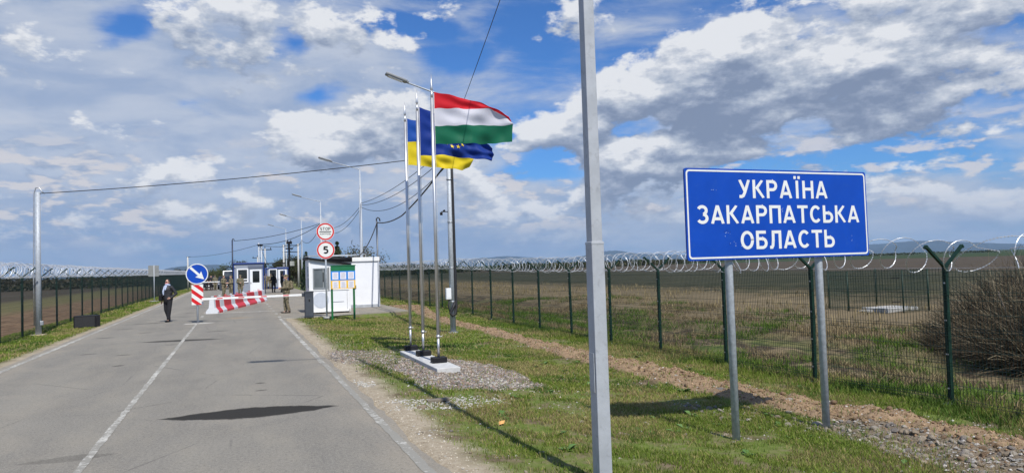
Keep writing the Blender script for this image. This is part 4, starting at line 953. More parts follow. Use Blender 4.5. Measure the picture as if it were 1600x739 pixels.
def flagpole(x, y, label):
    t = thing('flagpole', label, 'flagpole', (x, y, -.012), group='steel flagpoles on the concrete slab')
    m_ = MB(); m_.box((.0, 0, .06), (.30, .20, .11), bev=.012); m_.obj('base_block', BLACK, t)
    m_ = MB(); m_.tube([(0, 0, .1), (0, 0, .52)], .026, 14); m_.tube([(0, 0, .50), (0, 0, 5.35)], .0325, 16); m_.tube([(0, 0, 5.35), (0, 0, 5.5)], .026, 12); m_.obj('pole', STEEL, t)
    m_ = MB(); m_.tube([(0, 0, .49), (0, 0, .55)], .038, 14); m_.tube([(.03, -.01, .52), (.08, -.02, .52)], .008, 6); m_.obj('collar', STEEL, t)
    m_ = MB(); m_.tube([(0, 0, 5.5), (0, 0, 5.54), (0, 0, 5.60), (0, 0, 5.84)], [.012, .03, .024, .002], 10); m_.obj('finial', STEEL, t)
    m_ = MB(); m_.tube([(.042, -.02, .6), (.045, -.02, 3), (.042, -.02, 5.45)], .004, 5); m_.obj('halyard', mat('halyard', (.5, .5, .48), .7), t)
    return t
flagpole(3.75, 16.26, 'rearmost steel flagpole, farthest left of the three, carrying the blue and yellow flag')
flagpole(3.75, 15.06, 'middle steel flagpole of the three on the slab, carrying the flag with gold stars')
flagpole(3.75, 13.81, 'front steel flagpole of the three, carrying the red white and green flag')
Phu = cloth([[(0, 4.40), (.25, 4.43), (.55, 4.44), (.78, 4.48), (1, 4.52)], [(0, 4.77), (.3, 4.81), (.55, 4.83), (.8, 4.85), (1, 4.885)], [(0, 5.13), (.3, 5.165), (.5, 5.16), (.68, 5.19), (.8, 5.14), (.93, 5.02), (1, 4.93)], [(0, 5.47), (.25, 5.42), (.5, 5.33), (.72, 5.22), (.88, 5.13), (.97, 5.05), (1, 4.95)]], 1.72, .6, .05)
me = flag_mesh(Phu, [FGN, FWH, FR], lambda v: min(2, int(v*3))); f = link('flag', me); f.location = (3.80, 13.81, 0); tag(f, 'red, white and green striped flag flying from the front flagpole', 'flag')
Peu = cloth([[(0, 4.36), (.3, 4.385), (.7, 4.35), (1, 4.29)], [(0, 4.9), (.3, 4.86), (.7, 4.62), (1, 4.40)], [(0, 5.44), (.22, 5.32), (.6, 4.98), (.95, 4.66), (1, 4.55)]], 1.70, 2.1, .07)
me = flag_mesh(Peu, [FNV], lambda v: 0); f = link('flag', me); f.location = (3.79, 15.06, 0); tag(f, 'dark blue flag with yellow stars flying from the middle flagpole', 'flag')
YS = mat('gold_star', (.85, .62, .03), .6)
for k in range(12):
    a = 2*PI*k/12; uc, vc = .44+.18*math.cos(a), .60+.33*math.sin(a); V = []; F = []
    for j in range(10):
        rr_ = .055 if j % 2 == 0 else .022; b_ = PI/2+j*PI/5; p = Peu(uc+rr_*math.cos(b_)/1.7, vc+rr_*math.sin(b_)/.85); V.append(p+Vector((0, -.012, 0)))
    V.append(Peu(uc, vc)+Vector((0, -.012, 0))); m_ = MB(); m_.add(V, [(j, (j+1) % 10, 10) for j in range(10)]); m_.obj('star', YS, f)
Pua = cloth([[(0, 4.32), (.2, 4.31), (.42, 4.30), (.63, 4.26), (.84, 4.23), (.97, 4.33), (1, 4.40)], [(0, 4.88), (.2, 4.88), (.4, 4.70), (.6, 4.60), (1, 4.56)], [(0, 5.43), (.2, 5.37), (.5, 5.12), (.8, 4.86), (1, 4.68)]], 1.64, 4.0, .06)
me = flag_mesh(Pua, [FYE, FBL], lambda v: 0 if v < .5 else 1); f = link('flag', me); f.location = (3.79, 16.26, 0); tag(f, 'blue over yellow flag flying from the rearmost flagpole', 'flag')

# ------------------------------------------------------------------ people
def camo_mat():
    def ex(T, tc, c):
        a = T.noise(tc, 11, 3, .6, .8); b = T.noise(T.mapping(tc, loc=(3, 7, 1)), 14, 3, .6, .8); d = T.noise(T.mapping(tc, loc=(9, 2, 5)), 18, 3, .6, .5)
        c = T.mix(T.step(a, .50, .54), (.20, .165, .105), (.095, .092, .045)); c = T.mix(T.step(b, .56, .60), c, (.055, .042, .025)); return T.mix(T.step(d, .60, .64), c, (.31, .27, .19))
    return mat('camouflage_cloth', (.2, .2, .1), .9, extra=ex)
CAMO = camo_mat(); SKIN = mat('skin', (.52, .30, .22), .55, var=.05); BOOT = mat('brown_boot', (.05, .04, .03), .6); BLKC = mat('black_cloth', (.012, .012, .015), .85, var=.25, vscale=14); BLKJ = mat('black_jacket', (.016, .016, .019), .6, var=.3, vscale=9)
HAIR = mat('dark_hair', (.03, .022, .018), .7, var=.3, vscale=60); TANV = mat('tan_vest', (.15, .135, .085), .85, var=.2, vscale=12); SCARF = mat('blue_white_scarf', (.42, .48, .62), .9, var=.25, vscale=22, dirt=(.15, .22, .42), dirt_amt=.7)
PINKC = mat('pink_face_cover', (.62, .25, .24), .8)
def blob_mesh(name, caps, voxel, m, smooth=4):
    """one continuous skin grown over tapered capsules and ellipsoids"""
    bm = bmesh.new()
    for cdef in caps:
        if cdef[0] == 'e':
            _, c, rad = cdef[:3]; rot = cdef[3] if len(cdef) > 3 else None
            Mx = Matrix.Translation(c) @ (rot.to_4x4() if rot else Matrix()) @ Matrix.Diagonal((*rad, 1)); bmesh.ops.create_icosphere(bm, subdivisions=3, radius=1, matrix=Mx)
        else:
            a, b, ra, rb = Vector(cdef[0]), Vector(cdef[1]), cdef[2], cdef[3]; d = b-a
            q = d.to_track_quat('Z', 'Y').to_matrix().to_4x4()
            bmesh.ops.create_cone(bm, cap_ends=True, segments=12, radius1=ra, radius2=rb, depth=d.length, matrix=Matrix.Translation((a+b)/2) @ q)
            for p, r_ in ((a, ra), (b, rb)): bmesh.ops.create_icosphere(bm, subdivisions=2, radius=r_, matrix=Matrix.Translation(p))
    me = bpy.data.meshes.new(name); bm.to_mesh(me); bm.free(); o = bpy.data.objects.new(name, me); COL.objects.link(o)
    r_ = o.modifiers.new('r', 'REMESH'); r_.mode = 'VOXEL'; r_.voxel_size = voxel; s_ = o.modifiers.new('s', 'SMOOTH'); s_.iterations = smooth; s_.factor = .6
    dg = bpy.context.evaluated_depsgraph_get(); dg.update(); m2 = bpy.data.meshes.new_from_object(o.evaluated_get(dg)); bpy.data.objects.remove(o); bpy.data.meshes.remove(me)
    m2.name = name; m2.materials.clear(); m2.materials.append(m); m2.polygons.foreach_set('use_smooth', [True]*len(m2.polygons)); m2.update(); return m2
def person(x, y, rz, label, kind, arms=('down', 'down'), stride=.0, h=1.75, near=False, group=None, pack=False, cap='cap', vest=False, lean=0.):
    k = h/1.75; t = thing('person', label, 'person', (x, y, 0.0), rz, group); vx = .009 if near else .016
    V = Vector; hip = {s: V((s*.095, 0, .93)) for s in (-1, 1)}; kn = {s: V((s*(.105), -.02+s*stride*.35, .50)) for s in (-1, 1)}; an = {s: V((s*(.10-abs(stride)*.35), .03+s*stride, .085)) for s in (-1, 1)}
    sh = {s: V((s*.185, 0+lean*.3, 1.42)) for s in (-1, 1)}; el = {}; wr = {}; hd = {}
    for s, a in zip((-1, 1), arms):
        if a == 'down': el[s] = V((s*.245, .03, 1.14)); wr[s] = V((s*.25, -.05, .90)); hd[s] = V((0, -.1, -1))
        elif a == 'front': el[s] = V((s*.26, .0, 1.16)); wr[s] = V((s*.07, -.24, 1.13)); hd[s] = V((-s*.7, -.6, .05))
        elif a == 'hip': el[s] = V((s*.33, .08, 1.16)); wr[s] = V((s*.20, -.08, .99)); hd[s] = V((-s*.6, -.5, -.3))
        elif a == 'up': el[s] = V((s*.25, -.08, 1.18)); wr[s] = V((s*.10, -.26, 1.36)); hd[s] = V((-s*.2, -.2, 1))
    neck = V((0, .0+lean*.35, 1.50)); head = V((0, -.02+lean*.42, 1.63))
    body = [(hip[-1], hip[1], .10, .10), (V((0, 0, .98)), V((0, 0, 1.18)), .125, .12), (V((0, lean*.2, 1.18)), V((0, lean*.3, 1.36)), .125, .14), (sh[-1]*.8+V((0, 0, .26)), sh[1]*.8+V((0, 0, .26)), .07, .07), (V((0, lean*.3, 1.42)), neck+V((0, 0, .04)), .06, .052),
            ('e', head+V((0, .012, .02)), (.074, .094, .105)), ('e', head+V((0, -.028, -.045)), (.055, .062, .06)), ('e', head+V((0, -.093, -.005)), (.013, .02, .024)), ('e', head+V((0, -.082, -.052)), (.026, .012, .010)),
            ('e', head+V((-.076, .012, 0)), (.010, .018, .028)), ('e', head+V((.076, .012, 0)), (.010, .018, .028))]
    for s in (-1, 1):
        body += [(hip[s], kn[s], .085, .056), (kn[s], an[s], .056, .038), (an[s]+V((0, .03, -.03)), an[s]+V((s*.01, -.15, -.05)), .038, .032), (sh[s], el[s], .052, .040), (el[s], wr[s], .040, .026)]
        d = hd[s].normalized(); sid = d.cross(V((s, 0, 0)) if abs(d.x) < .8 else V((0, 0, 1))).normalized(); nrm = d.cross(sid).normalized()
        body += [(wr[s], wr[s]+d*.03, .024, .028), (wr[s]+d*.035+sid*.022, wr[s]+d*.085+sid*.028, .015, .014), (wr[s]+d*.035-sid*.022, wr[s]+d*.085-sid*.028, .015, .014), (wr[s]+d*.035, wr[s]+d*.088, .016, .014)]
        fr_ = .0085 if near else .012
        for j, (o_, ln) in enumerate(((.032, .062), (.011, .072), (-.011, .068), (-.032, .052))):
            b0 = wr[s]+d*.088+sid*o_; b1 = b0+d*ln*.55+nrm*s*.006; b2 = b1+d*ln*.4+nrm*s*.02; body += [(b0, b1, fr_, fr_*.95), (b1, b2, fr_*.95, fr_*.8)]
        b0 = wr[s]+d*.03+sid*.03; b1 = b0+d*.035+sid*.03; body += [(b0, b1, fr_*1.25, fr_*1.1), (b1, b1+d*.03+sid*.004, fr_*1.1, fr_*.9)]
    link('body', blob_mesh('body', body, vx, SKIN), t)
    top_m, leg_m, boot_m = {'camo': (CAMO, CAMO, BOOT), 'black': (BLKC, BLKC, BLACK), 'coat': (BLKJ, BLKC, BLACK)}[kind]
    fat = .035 if kind == 'coat' else .012
    if kind == 'coat': leg_m = BLKC
    jk = [(V((0, 0, .95)), V((0, 0, 1.15)), .155+fat, .145+fat), (V((0, lean*.2, 1.15)), V((0, lean*.3, 1.34)), .14+fat, .15+fat), (V((-.06, 0, .90)), V((.06, 0, .90)), .13, .13), (sh[-1]*.82+V((0, 0, .245)), sh[1]*.82+V((0, 0, .245)), .085, .085)]
    jk += [(V((-.07, lean*.2, 1.2)), V((.07, lean*.2, 1.2)), .135, .135), ((0, lean*.3, 1.44), (0, lean*.35, 1.50), .075, .066)]
    for s in (-1, 1): jk += [(sh[s], el[s], .072, .060), (el[s], wr[s]-(wr[s]-el[s])*.06, .060, .045)]
    if kind == 'camo': jk += [('e', V((-.09, -.125, 1.22)), (.05, .03, .06)), ('e', V((.09, -.125, 1.22)), (.05, .03, .06))]
    link('jacket', blob_mesh('jacket', jk, vx*1.2, top_m, 3), t)
    tr = [(hip[-1]+V((0, 0, .03)), hip[1]+V((0, 0, .03)), .125, .125)]
    for s in (-1, 1): tr += [(hip[s], kn[s], .108, .080), (kn[s], an[s]+V((0, 0, .05)), .080, .066 if kind != 'black' else .055)]
    if kind == 'camo':
        for s in (-1, 1): tr += [('e', (hip[s]+kn[s])/2+V((s*.085, 0, -.02)), (.04, .06, .09))]
    link('trousers', blob_mesh('trousers', tr, vx*1.2, leg_m, 3), t)
    for s in (-1, 1):
        b = [(an[s]+V((0, .01, .10)), an[s]+V((0, .02, -.02)), .058, .050), (an[s]+V((0, .035, -.045)), an[s]+V((s*.015, -.165, -.05)), .042, .038)]
        link('boot', blob_mesh('boot', b, .012, boot_m, 2), t)
    if cap in ('cap', 'helmet'):
        c = [('e', head+V((0, .015, .055)), (.088, .108, .075))] + ([('e', head+V((0, -.09, .045)), (.06, .06, .012))] if cap == 'cap' else [('e', head+V((0, .02, .05)), (.108, .128, .09))])
        link('cap' if cap == 'cap' else 'helmet', blob_mesh('cap', c, .010, CAMO if kind == 'camo' else BLKC, 2), t)
    else:
        c = [('e', head+V((0, .035, .045)), (.083, .092, .088)), ('e', head+V((0, .06, -.03)), (.072, .05, .09))]; link('hair', blob_mesh('hair', c, .010, HAIR, 2), t)
    if vest:
        c = [(V((0, lean*.2, 1.08)), V((0, lean*.3, 1.34)), .172, .165), (V((-.07, lean*.2-.02, 1.12)), V((.07, lean*.2-.02, 1.12)), .15, .15)]
        c += [('e', V((q, -.17+lean*.2, 1.10)), (.038, .035, .07)) for q in (-.09, 0, .09)]; link('vest', blob_mesh('vest', c, .014, TANV if vest == 'tan' else CAMO, 2), t)
    if pack:
        c = [('e', V((0, .20+lean*.2, 1.26)), (.15, .11, .22)), ('e', V((0, .29, 1.16)), (.10, .05, .10)), ('e', V((.13, .2, 1.15)), (.05, .07, .09)), ('e', V((-.13, .2, 1.15)), (.05, .07, .09))]; link('rucksack', blob_mesh('rucksack', c, .013, CAMO, 1), t)
    for ch in t.children: ch.scale = (k, k, k)
    # eyes
    if near:
        m_ = MB()
        for s in (-1, 1): m_.box(head+V((s*.031, -.083, .012)), (.018, .006, .008))
        e_ = m_.obj('eyes', BLACK, t); e_.scale = (k, k, k)
    return t
P1 = person(-2.66, 32.25, math.radians(-34), 'person in black with a pale blue scarf and sunglasses standing in the left lane', 'coat', ('down', 'hip'), -.10, 1.74, True, cap='hair')
hd_ = Vector((0, -.02, 1.63))
m_ = MB(); m_.box(hd_+Vector((-.034, -.095, .012)), (.056, .012, .032), bev=.005); m_.box(hd_+Vector((.034, -.095, .012)), (.056, .012, .032), bev=.005); m_.box(hd_+Vector((0, -.098, .018)), (.02, .008, .006)); m_.box(hd_+Vector((-.078, -.04, .016)), (.005, .10, .007)); m_.box(hd_+Vector((.078, -.04, .016)), (.005, .10, .007)); m_.obj('sunglasses', BLACK, P1)
link('scarf', blob_mesh('scarf', [('e', Vector((0, -.01, 1.505)), (.115, .115, .055)), ('e', Vector((.01, -.06, 1.53)), (.09, .075, .05)), (Vector((-.045, -.13, 1.44)), Vector((-.075, -.185, 1.24)), .045, .04), (Vector((.02, -.13, 1.44)), Vector((.02, -.18, 1.33)), .045, .035), (Vector((-.075, -.185, 1.24)), Vector((-.06, -.185, 1.12)), .038, .025)], .012, SCARF, 2), P1)
link('face_cover', blob_mesh('face_cover', [('e', hd_+Vector((0, -.045, -.05)), (.066, .062, .045))], .010, PINKC, 2), P1)
# bag hanging at the right side of the person in black is held: its own thing
b_ = MB(); b_.box((-2.93, 32.2, 1.02), (.12, .26, .28), bev=.03); b_.tube([(-2.93, 32.1, 1.15), (-2.92, 32.15, 1.45), (-2.86, 32.2, 1.55)], .012, 6); tag(b_.obj('shoulder_bag', BLACK), 'dark shoulder bag hanging beside the person in black with the scarf', 'bag')
person(2.12, 34.35, math.radians(-82), 'soldier in camouflage with a rucksack standing behind the white boom, turned away to the left', 'camo', ('front', 'front'), .06, 1.78, True, pack=True, vest='camo', lean=.03)
SG = 'soldiers in camouflage around the near blue booth'
person(.25, 62.2, math.radians(5), 'soldier with dark vest standing in front of the near blue booth window', 'camo', ('front', 'down'), .04, 1.76, vest='tan', cap='helmet')
person(-.46, 61.8, math.radians(-60), 'soldier facing left, right one of the pair talking beside the near blue booth', 'camo', ('front', 'front'), .05, 1.76, vest='camo')
person(-1.02, 62.1, math.radians(50), 'soldier facing right, left one of the pair talking beside the near blue booth', 'camo', ('front', 'down'), .05, 1.80, cap='cap')
person(-2.40, 90, math.radians(10), 'far soldier in camouflage among the dark figures by the waiting cars', 'camo', ('down', 'down'), .03, 1.78, vest='tan')
person(-2.85, 90.6, math.radians(-20), 'far figure in dark clothes left of the far soldier behind the white boom', 'black', ('down', 'front'), .03, 1.72, cap='hair')
person(-3.35, 90.2, math.radians(30), 'far figure in dark clothes, leftmost behind the white boom', 'black', ('front', 'down'), .03, 1.75, cap='hair')
person(3.20, 70, math.radians(160), 'person all in black walking towards the far blue booth', 'black', ('down', 'front'), .16, 1.78, cap='hair')
person(3.92, 69.5, math.radians(70), 'dark clothed figure half hidden behind the soldier with the rucksack', 'black', ('front', 'down'), .06, 1.74, cap='hair')
person(3.10, 86.2, math.radians(0), 'distant soldier in the gap between the two blue booths, left one', 'camo', ('down', 'down'), .03, 1.78)
person(3.62, 86.0, math.radians(-15), 'distant soldier standing against the far blue booth window', 'camo', ('down', 'front'), .03, 1.74, vest='tan')
person(-1.45, 90.3, math.radians(60), 'far figure in dark jacket by the car, just left of the talking soldiers', 'black', ('front', 'down'), .04, 1.76, cap='hair')

# ------------------------------------------------------------------ cars
def car(x, y, label, paint, L=4.5, W=1.8, H=1.5, van=False):
    t = thing('parked_car', label, 'car', (x, y, 0), 0)
    prof = [(0, .35), (.04, .75), (L*.22, .92), (L*.36, H), (L*.80, H), (L*.97, .95), (L, .55), (L, .3)] if not van else [(0, .35), (.03, .9), (L*.10, 1.1), (L*.20, H), (L*.99, H), (L, .4), (L, .3)]
    m_ = MB(); n = len(prof); vs = []
    for s_, ins in ((-1, .12), (-1, 0), (1, 0), (1, .12)):
        pass
    low = [(a, c) for a, c in prof]
    for xx, f in ((-W/2, 0), (W/2, 0)):
        vs += [(xx*(1 if c < 1.0 else .84), a, c) for a, c in low]
    fs = [tuple(range(n)), tuple(range(n, 2*n))[::-1]]+[(i, i+n, (i+1) % n+n, (i+1) % n) for i in range(n)]
    m_.add(vs, fs); b = m_.obj('body', paint, t)
    a0, a1 = (prof[2], prof[3]); wv = MB(); k = .80
    wv.add([(-W/2*.80, a0[0]+.06-.03, a0[1]+.06), (W/2*.80, a0[0]+.06-.03, a0[1]+.06), (W/2*.72, a1[0]-.05-.03, a1[1]-.06), (-W/2*.72, a1[0]-.05-.03, a1[1]-.06)], [(0, 1, 2, 3)]); wv.obj('windscreen', DGLASS, t)
    for s_ in (-1, 1):
        g = MB(); g.add([(s_*W/2*.935, a1[0]-.25, 1.02), (s_*W/2*.935, L*.82, 1.02), (s_*W/2*.85, L*.76, H-.08), (s_*W/2*.85, a1[0]+.05, H-.08)], [(0, 1, 2, 3)]); g.obj('side_window', DGLASS, t)
        h = MB(); h.box((s_*W*.36, .04, .68), (.34, .08, .16), bev=.02); h.obj('headlight', mat('headlight_glass', (.6, .62, .65), .1), t)
        mi = MB(); mi.box((s_*(W/2+.08), a1[0]-.2, 1.0), (.16, .1, .12), bev=.02); mi.obj('mirror', paint, t)
        for yy in (L*.17, L*.80):
            w = MB(); n_ = 20; vs = [(s_*(W/2-.2+.21*q), yy+.32*math.cos(2*PI*i/n_), .32+.32*math.sin(2*PI*i/n_)) for q in (0, 1) for i in range(n_)]
            w.add(vs, [tuple(range(n_)), tuple(range(n_, 2*n_))[::-1]]+[(i, i+n_, (i+1) % n_+n_, (i+1) % n_) for i in range(n_)]); wo = w.obj('wheel', BLACK, t)
            r_ = MB(); vs = [(s_*(W/2+.02), yy+.2*math.cos(2*PI*i/n_), .32+.2*math.sin(2*PI*i/n_)) for i in range(n_)]; r_.add(vs, [tuple(range(n_))]); r_.obj('rim', GALV, wo)
    g = MB(); g.box((0, -.01, .52), (W*.5, .05, .16)); g.box((0, .0, .36), (W*.9, .08, .12)); g.obj('grille', BLACK, t)
    p = MB(); p.box((0, -.045, .50), (.5, .01, .11)); p.obj('number_plate', WHITEP, t)
    return t
CB = mat('black_car_paint', (.010, .011, .014), .25, .2, coat=.6); CD = mat('dark_blue_car_paint', (.02, .03, .05), .25, .2, coat=.6); CW = mat('white_van_paint', (.70, .72, .74), .3, coat=.5)
car(-3.35, 93.5, 'black car waiting behind the far white boom, left of the two cars', CB, H=1.7)
car(-1.35, 94.5, 'dark blue car facing the camera behind the far white boom, right of the black car', CD, H=1.55)
car(-.9, 102, 'white van parked behind the dark cars, above the heads of the talking soldiers', CW, L=5.4, W=2.0, H=2.3, van=True)

# ------------------------------------------------------------------ trees and shrubs
LEAF = vmat('leaf', 'tint', .8, .25); TWIG = vmat('twig', 'tint', .9); BARK = mat('bark', (.12, .10, .08), .9, var=.3, vscale=8)
def leaves(cent, n, size, cols, rad, seed, up=.4, name='crown', m=None):
    r = np.random.default_rng(seed); k = r.integers(0, len(cent), n); d = r.normal(0, 1, (n, 3)); d /= np.linalg.norm(d, axis=1)[:, None]; d *= (r.random(n)**.4)[:, None]
    c = np.array([q[:3] for q in cent])[k]+d*np.array([q[3] for q in cent])[k][:, None]*rad
    a = r.normal(0, 1, (n, 3)); a /= np.linalg.norm(a, axis=1)[:, None]; b = np.cross(a, r.normal(0, 1, (n, 3))); b /= np.linalg.norm(b, axis=1)[:, None]
    s = size*(.6+.8*r.random(n))[:, None]
    V = np.stack([c-a*s, c+b*s*.6, c+a*s, c-b*s*.6], 1).reshape(-1, 3); F = np.arange(4*n).reshape(n, 4)
    cc = np.array(cols)[r.integers(0, len(cols), n)]*(.65+.7*r.random((n, 1))); return fast_mesh(name, V, F, m or LEAF, np.repeat(cc, 4, 0))
def tree(x, y, h, label, kind, seed, group=None, z=None):
    r = random.Random(seed); t = thing('tree', label, 'tree', (x, y, gz(x, y) if z is None else z), group=group); m_ = MB(); ends = []
    def br(p, d, L, rad, lv):
        q = p+d*L; m_.tube([p, (p+q)/2+Vector((r.gauss(0, L*.04), r.gauss(0, L*.04), 0)), q], [rad, rad*.8, rad*.6], 5 if lv else 8); ends.append((q, lv))
        if lv >= 3: return
        for i in range({0: 6, 1: 4, 2: 3}[lv]):
            a = r.random()*2*PI; e = r.uniform(.5, 1.1) if kind != 'poplar' else r.uniform(.2, .5)
            dd = (d*math.cos(e)+Vector((math.cos(a), math.sin(a), .25)).normalized()*math.sin(e)).normalized(); br(p+(q-p)*r.uniform(.45, 1), dd, L*r.uniform(.5, .75), rad*.55, lv+1)
    if kind == 'conifer':
        m_.tube([(0, 0, 0), (0, 0, h)], [.12, .02], 7); m_.obj('trunk', BARK, t); cent = [(0, 0, h*(.15+.85*i/9), h*.20*(1-i/10)) for i in range(10)]
        link('crown', leaves(cent, 2200, h*.028, [(.03, .055, .025), (.05, .08, .035)], 1.0, seed), t); return t
    br(Vector((0, 0, 0)), Vector((0, 0, 1)), h*(.42 if kind != 'poplar' else .62), h*.022, 0); m_.obj('trunk', BARK, t)
    cent = [(*e, h*.10) for e, lv in ends if lv >= 1]
    if kind == 'bare': link('crown', leaves(cent, 900, h*.014, [(.10, .10, .04), (.07, .06, .03)], 1.1, seed, name='crown'), t)
    else:
        n_l = 2600 if kind == 'mix' else 1100
        cols = [(.045, .065, .022), (.075, .085, .03), (.06, .05, .028)] if kind == 'mix' else [(.10, .12, .045), (.07, .09, .03)]
        link('crown', leaves(cent, n_l, h*.022, cols, 1.25, seed), t)
    return t
tree(-8.6, 112, 3.6, 'small round dark tree on the horizon left of the arrow sign', 'mix', 1)
tree(-7.2, 120, 3.3, 'lower bushy tree just left of the arrow sign on the horizon', 'mix', 2)
tree(-4.1, 128, 3.5, 'pale green bushy tree on the horizon right of the arrow sign', 'green', 3); tree(-2.6, 131, 4.1, 'pale green taller tree above the waiting cars', 'green', 4)
tree(9.2, 61, 5.6, 'sparse tree with bare upright branches showing over the container roof, left', 'bare', 5); tree(10.6, 63, 5.4, 'sparse tree with bare branches showing over the container roof, right', 'bare', 6)
tree(8.6, 66, 4.6, 'small dark conifer peeking over the container awning', 'conifer', 7); tree(6.9, 78, 4.0, 'small dark conifer peeking over the left corner of the white booth roof', 'conifer', 17)
for i in range(9):
    xx = 8.2+random.uniform(-.5, 5.0); yy = 104+i*7
    tree(xx, yy, random.uniform(4.3, 5.6), f"dark olive tree behind the transformer frame, {['nearest', 'second', 'third', 'fourth', 'middle', 'sixth', 'seventh', 'eighth', 'farthest'][i]} of the nine in depth", 'mix', 20+i, group='dark olive trees behind the transformer frame')
tree(3.6, 140, 4.8, 'dark tree behind the near blue booth roof', 'mix', 41); tree(.6, 150, 5.2, 'dark feathery tree just above the near blue booth roof', 'mix', 42)

def hedge(name, path, n, h, depth, size, cols, seed, zb, label, gaps=0.):
    r = np.random.default_rng(seed); P = np.array(path, float); seg = np.r_[0, np.cumsum(np.linalg.norm(np.diff(P[:, :2], axis=0), axis=1))]; s = r.random(n)*seg[-1]
    cx = np.interp(s, seg, P[:, 0]); cy = np.interp(s, seg, P[:, 1]); hh = h*(.45+.75*fbm(s, s*0, .06, 4, seed)+.25*(fbm(s, s*0, .5, 2, seed+3)-.5))
    if gaps: keep = fbm(s, s*0, .02, 3, seed+9) > gaps; cx, cy, hh, s = cx[keep], cy[keep], hh[keep], s[keep]; n = len(s)
    z = zb+hh*r.random(n)**.8; c = np.stack([cx+r.normal(0, depth/2, n), cy+r.normal(0, depth/2, n), z], 1)
    a = r.normal(0, 1, (n, 3)); a /= np.linalg.norm(a, axis=1)[:, None]; b = np.cross(a, r.normal(0, 1, (n, 3))); b /= np.linalg.norm(b, axis=1)[:, None]; q = size*(.6+.8*r.random(n))[:, None]
    V = np.stack([c-a*q, c+b*q*.7, c+a*q, c-b*q*.7], 1).reshape(-1, 3)
    k = np.clip((fbm(s, s*0, .09, 3, seed+5)-.3)*2.5, 0, .999); ci = (k*len(cols)).astype(int); cc = np.array(cols)[ci]*(.6+.8*r.random((n, 1)))
    o = link(name, fast_mesh(name, V, np.arange(4*n).reshape(n, 4), LEAF, np.repeat(cc, 4, 0))); o['kind'] = 'stuff'; tag(o, label, 'treeline'); return o
hedge('far_thicket', [(-140, 120), (-60, 160), (-40, 178), (-18, 178), (-9, 190)], 16000, 3.0, 6, .32, [(.03, .035, .018), (.05, .045, .025), (.075, .065, .04), (.04, .05, .02)], 1, -.35, 'long dark thicket across the far edge of the left field')
hedge('far_treeline', [(12, 190), (40, 235), (86, 298), (110, 290), (180, 318), (240, 345)], 15000, 3.6, 9, .5, [(.03, .045, .018), (.05, .065, .022), (.09, .085, .04), (.045, .05, .022)], 2, -.9, 'low line of trees and shrubs along the horizon behind the right fence', gaps=.30)
hedge('far_treeline', [(300, 420), (420, 520), (700, 520), (900, 420)], 6000, 3.0, 14, .8, [(.03, .045, .02), (.05, .06, .03)], 3, -1.0, 'thin distant line of trees on the flat horizon right of the blue sign', gaps=.42)
hedge('distant_buildings_scrub', [(-6, 210), (-2, 200), (4, 190), (12, 180)], 3500, 3.2, 5, .35, [(.04, .05, .02), (.06, .06, .03)], 6, -.2, 'mixed low scrub closing the road behind the waiting cars')

# bare brown bush at the right edge behind the fence
def bush(cx, cy, rx, ry, h, n, seed, zb):
    r = np.random.default_rng(seed); V = []; C = []
    a = r.random(n)*2*PI; q = np.sqrt(r.random(n)); b0 = np.stack([cx+rx*.75*q*np.cos(a), cy+ry*.75*q*np.sin(a), np.full(n, zb)], 1)
    lift = r.random(n); start = b0.copy(); start[:, 2] += lift*h*.55*(1-q**2)
    d = np.stack([np.cos(a)*q*.8+r.normal(0, .45, n), np.sin(a)*q*.8+r.normal(0, .45, n), r.uniform(.2, 1.3, n)], 1); d /= np.linalg.norm(d, axis=1)[:, None]
    L = h*r.uniform(.18, .5, n); pts = [start]; dd = d.copy(); p = start
    for k in range(3):
        p = p+dd*(L/3)[:, None]; dd = dd+r.normal(0, .25, (n, 3)); dd[:, 2] -= .15; dd /= np.linalg.norm(dd, axis=1)[:, None]; pts.append(p)
    side = np.cross(d, r.normal(0, 1, (n, 3))); side /= np.linalg.norm(side, axis=1)[:, None]; w = r.uniform(.003, .014, n)[:, None]
    rows = []
    for k, p in enumerate(pts): rows += [p-side*w*(1-k*.27), p+side*w*(1-k*.27)]
    V = np.stack(rows, 1).reshape(-1, 3); base = np.arange(n)*8; F = np.concatenate([np.stack([base+2*k, base+2*k+1, base+2*k+3, base+2*k+2], 1) for k in range(3)])
    c = np.array([(.06, .045, .028), (.11, .085, .052), (.18, .145, .09), (.035, .028, .02), (.28, .24, .155)])[r.choice(5, n, p=[.30, .24, .16, .16, .14])]; 
    return fast_mesh('twigs', V, F, TWIG, np.repeat(c, 8, 0))
t = thing('dry_bush', 'large brown leafless bush behind the mesh fence at the right edge', 'bush', (0, 0, 0)); link('twigs', bush(19.4, 11.4, 3.0, 2.2, 2.9, 26000, 5, -1.0), t); link('twigs', bush(19.6, 13.4, 2.3, 1.5, 2.6, 10000, 15, -1.05), t); link('twigs', bush(21.5, 13.5, 3, 2.4, 3.3, 14000, 16, -1.0), t); m_ = MB()
for i in range(14): a = i*.9; m_.tube([(19.2+math.cos(a)*.9, 11.4+math.sin(a)*.8, -1.1), (19.2+math.cos(a)*1.3, 11.4+math.sin(a)*1.1, -.2), (19.2+math.cos(a)*1.7, 11.4+math.sin(a)*1.4, .8)], [.025, .018, .008], 5)
m_.obj('stems', BARK, t)

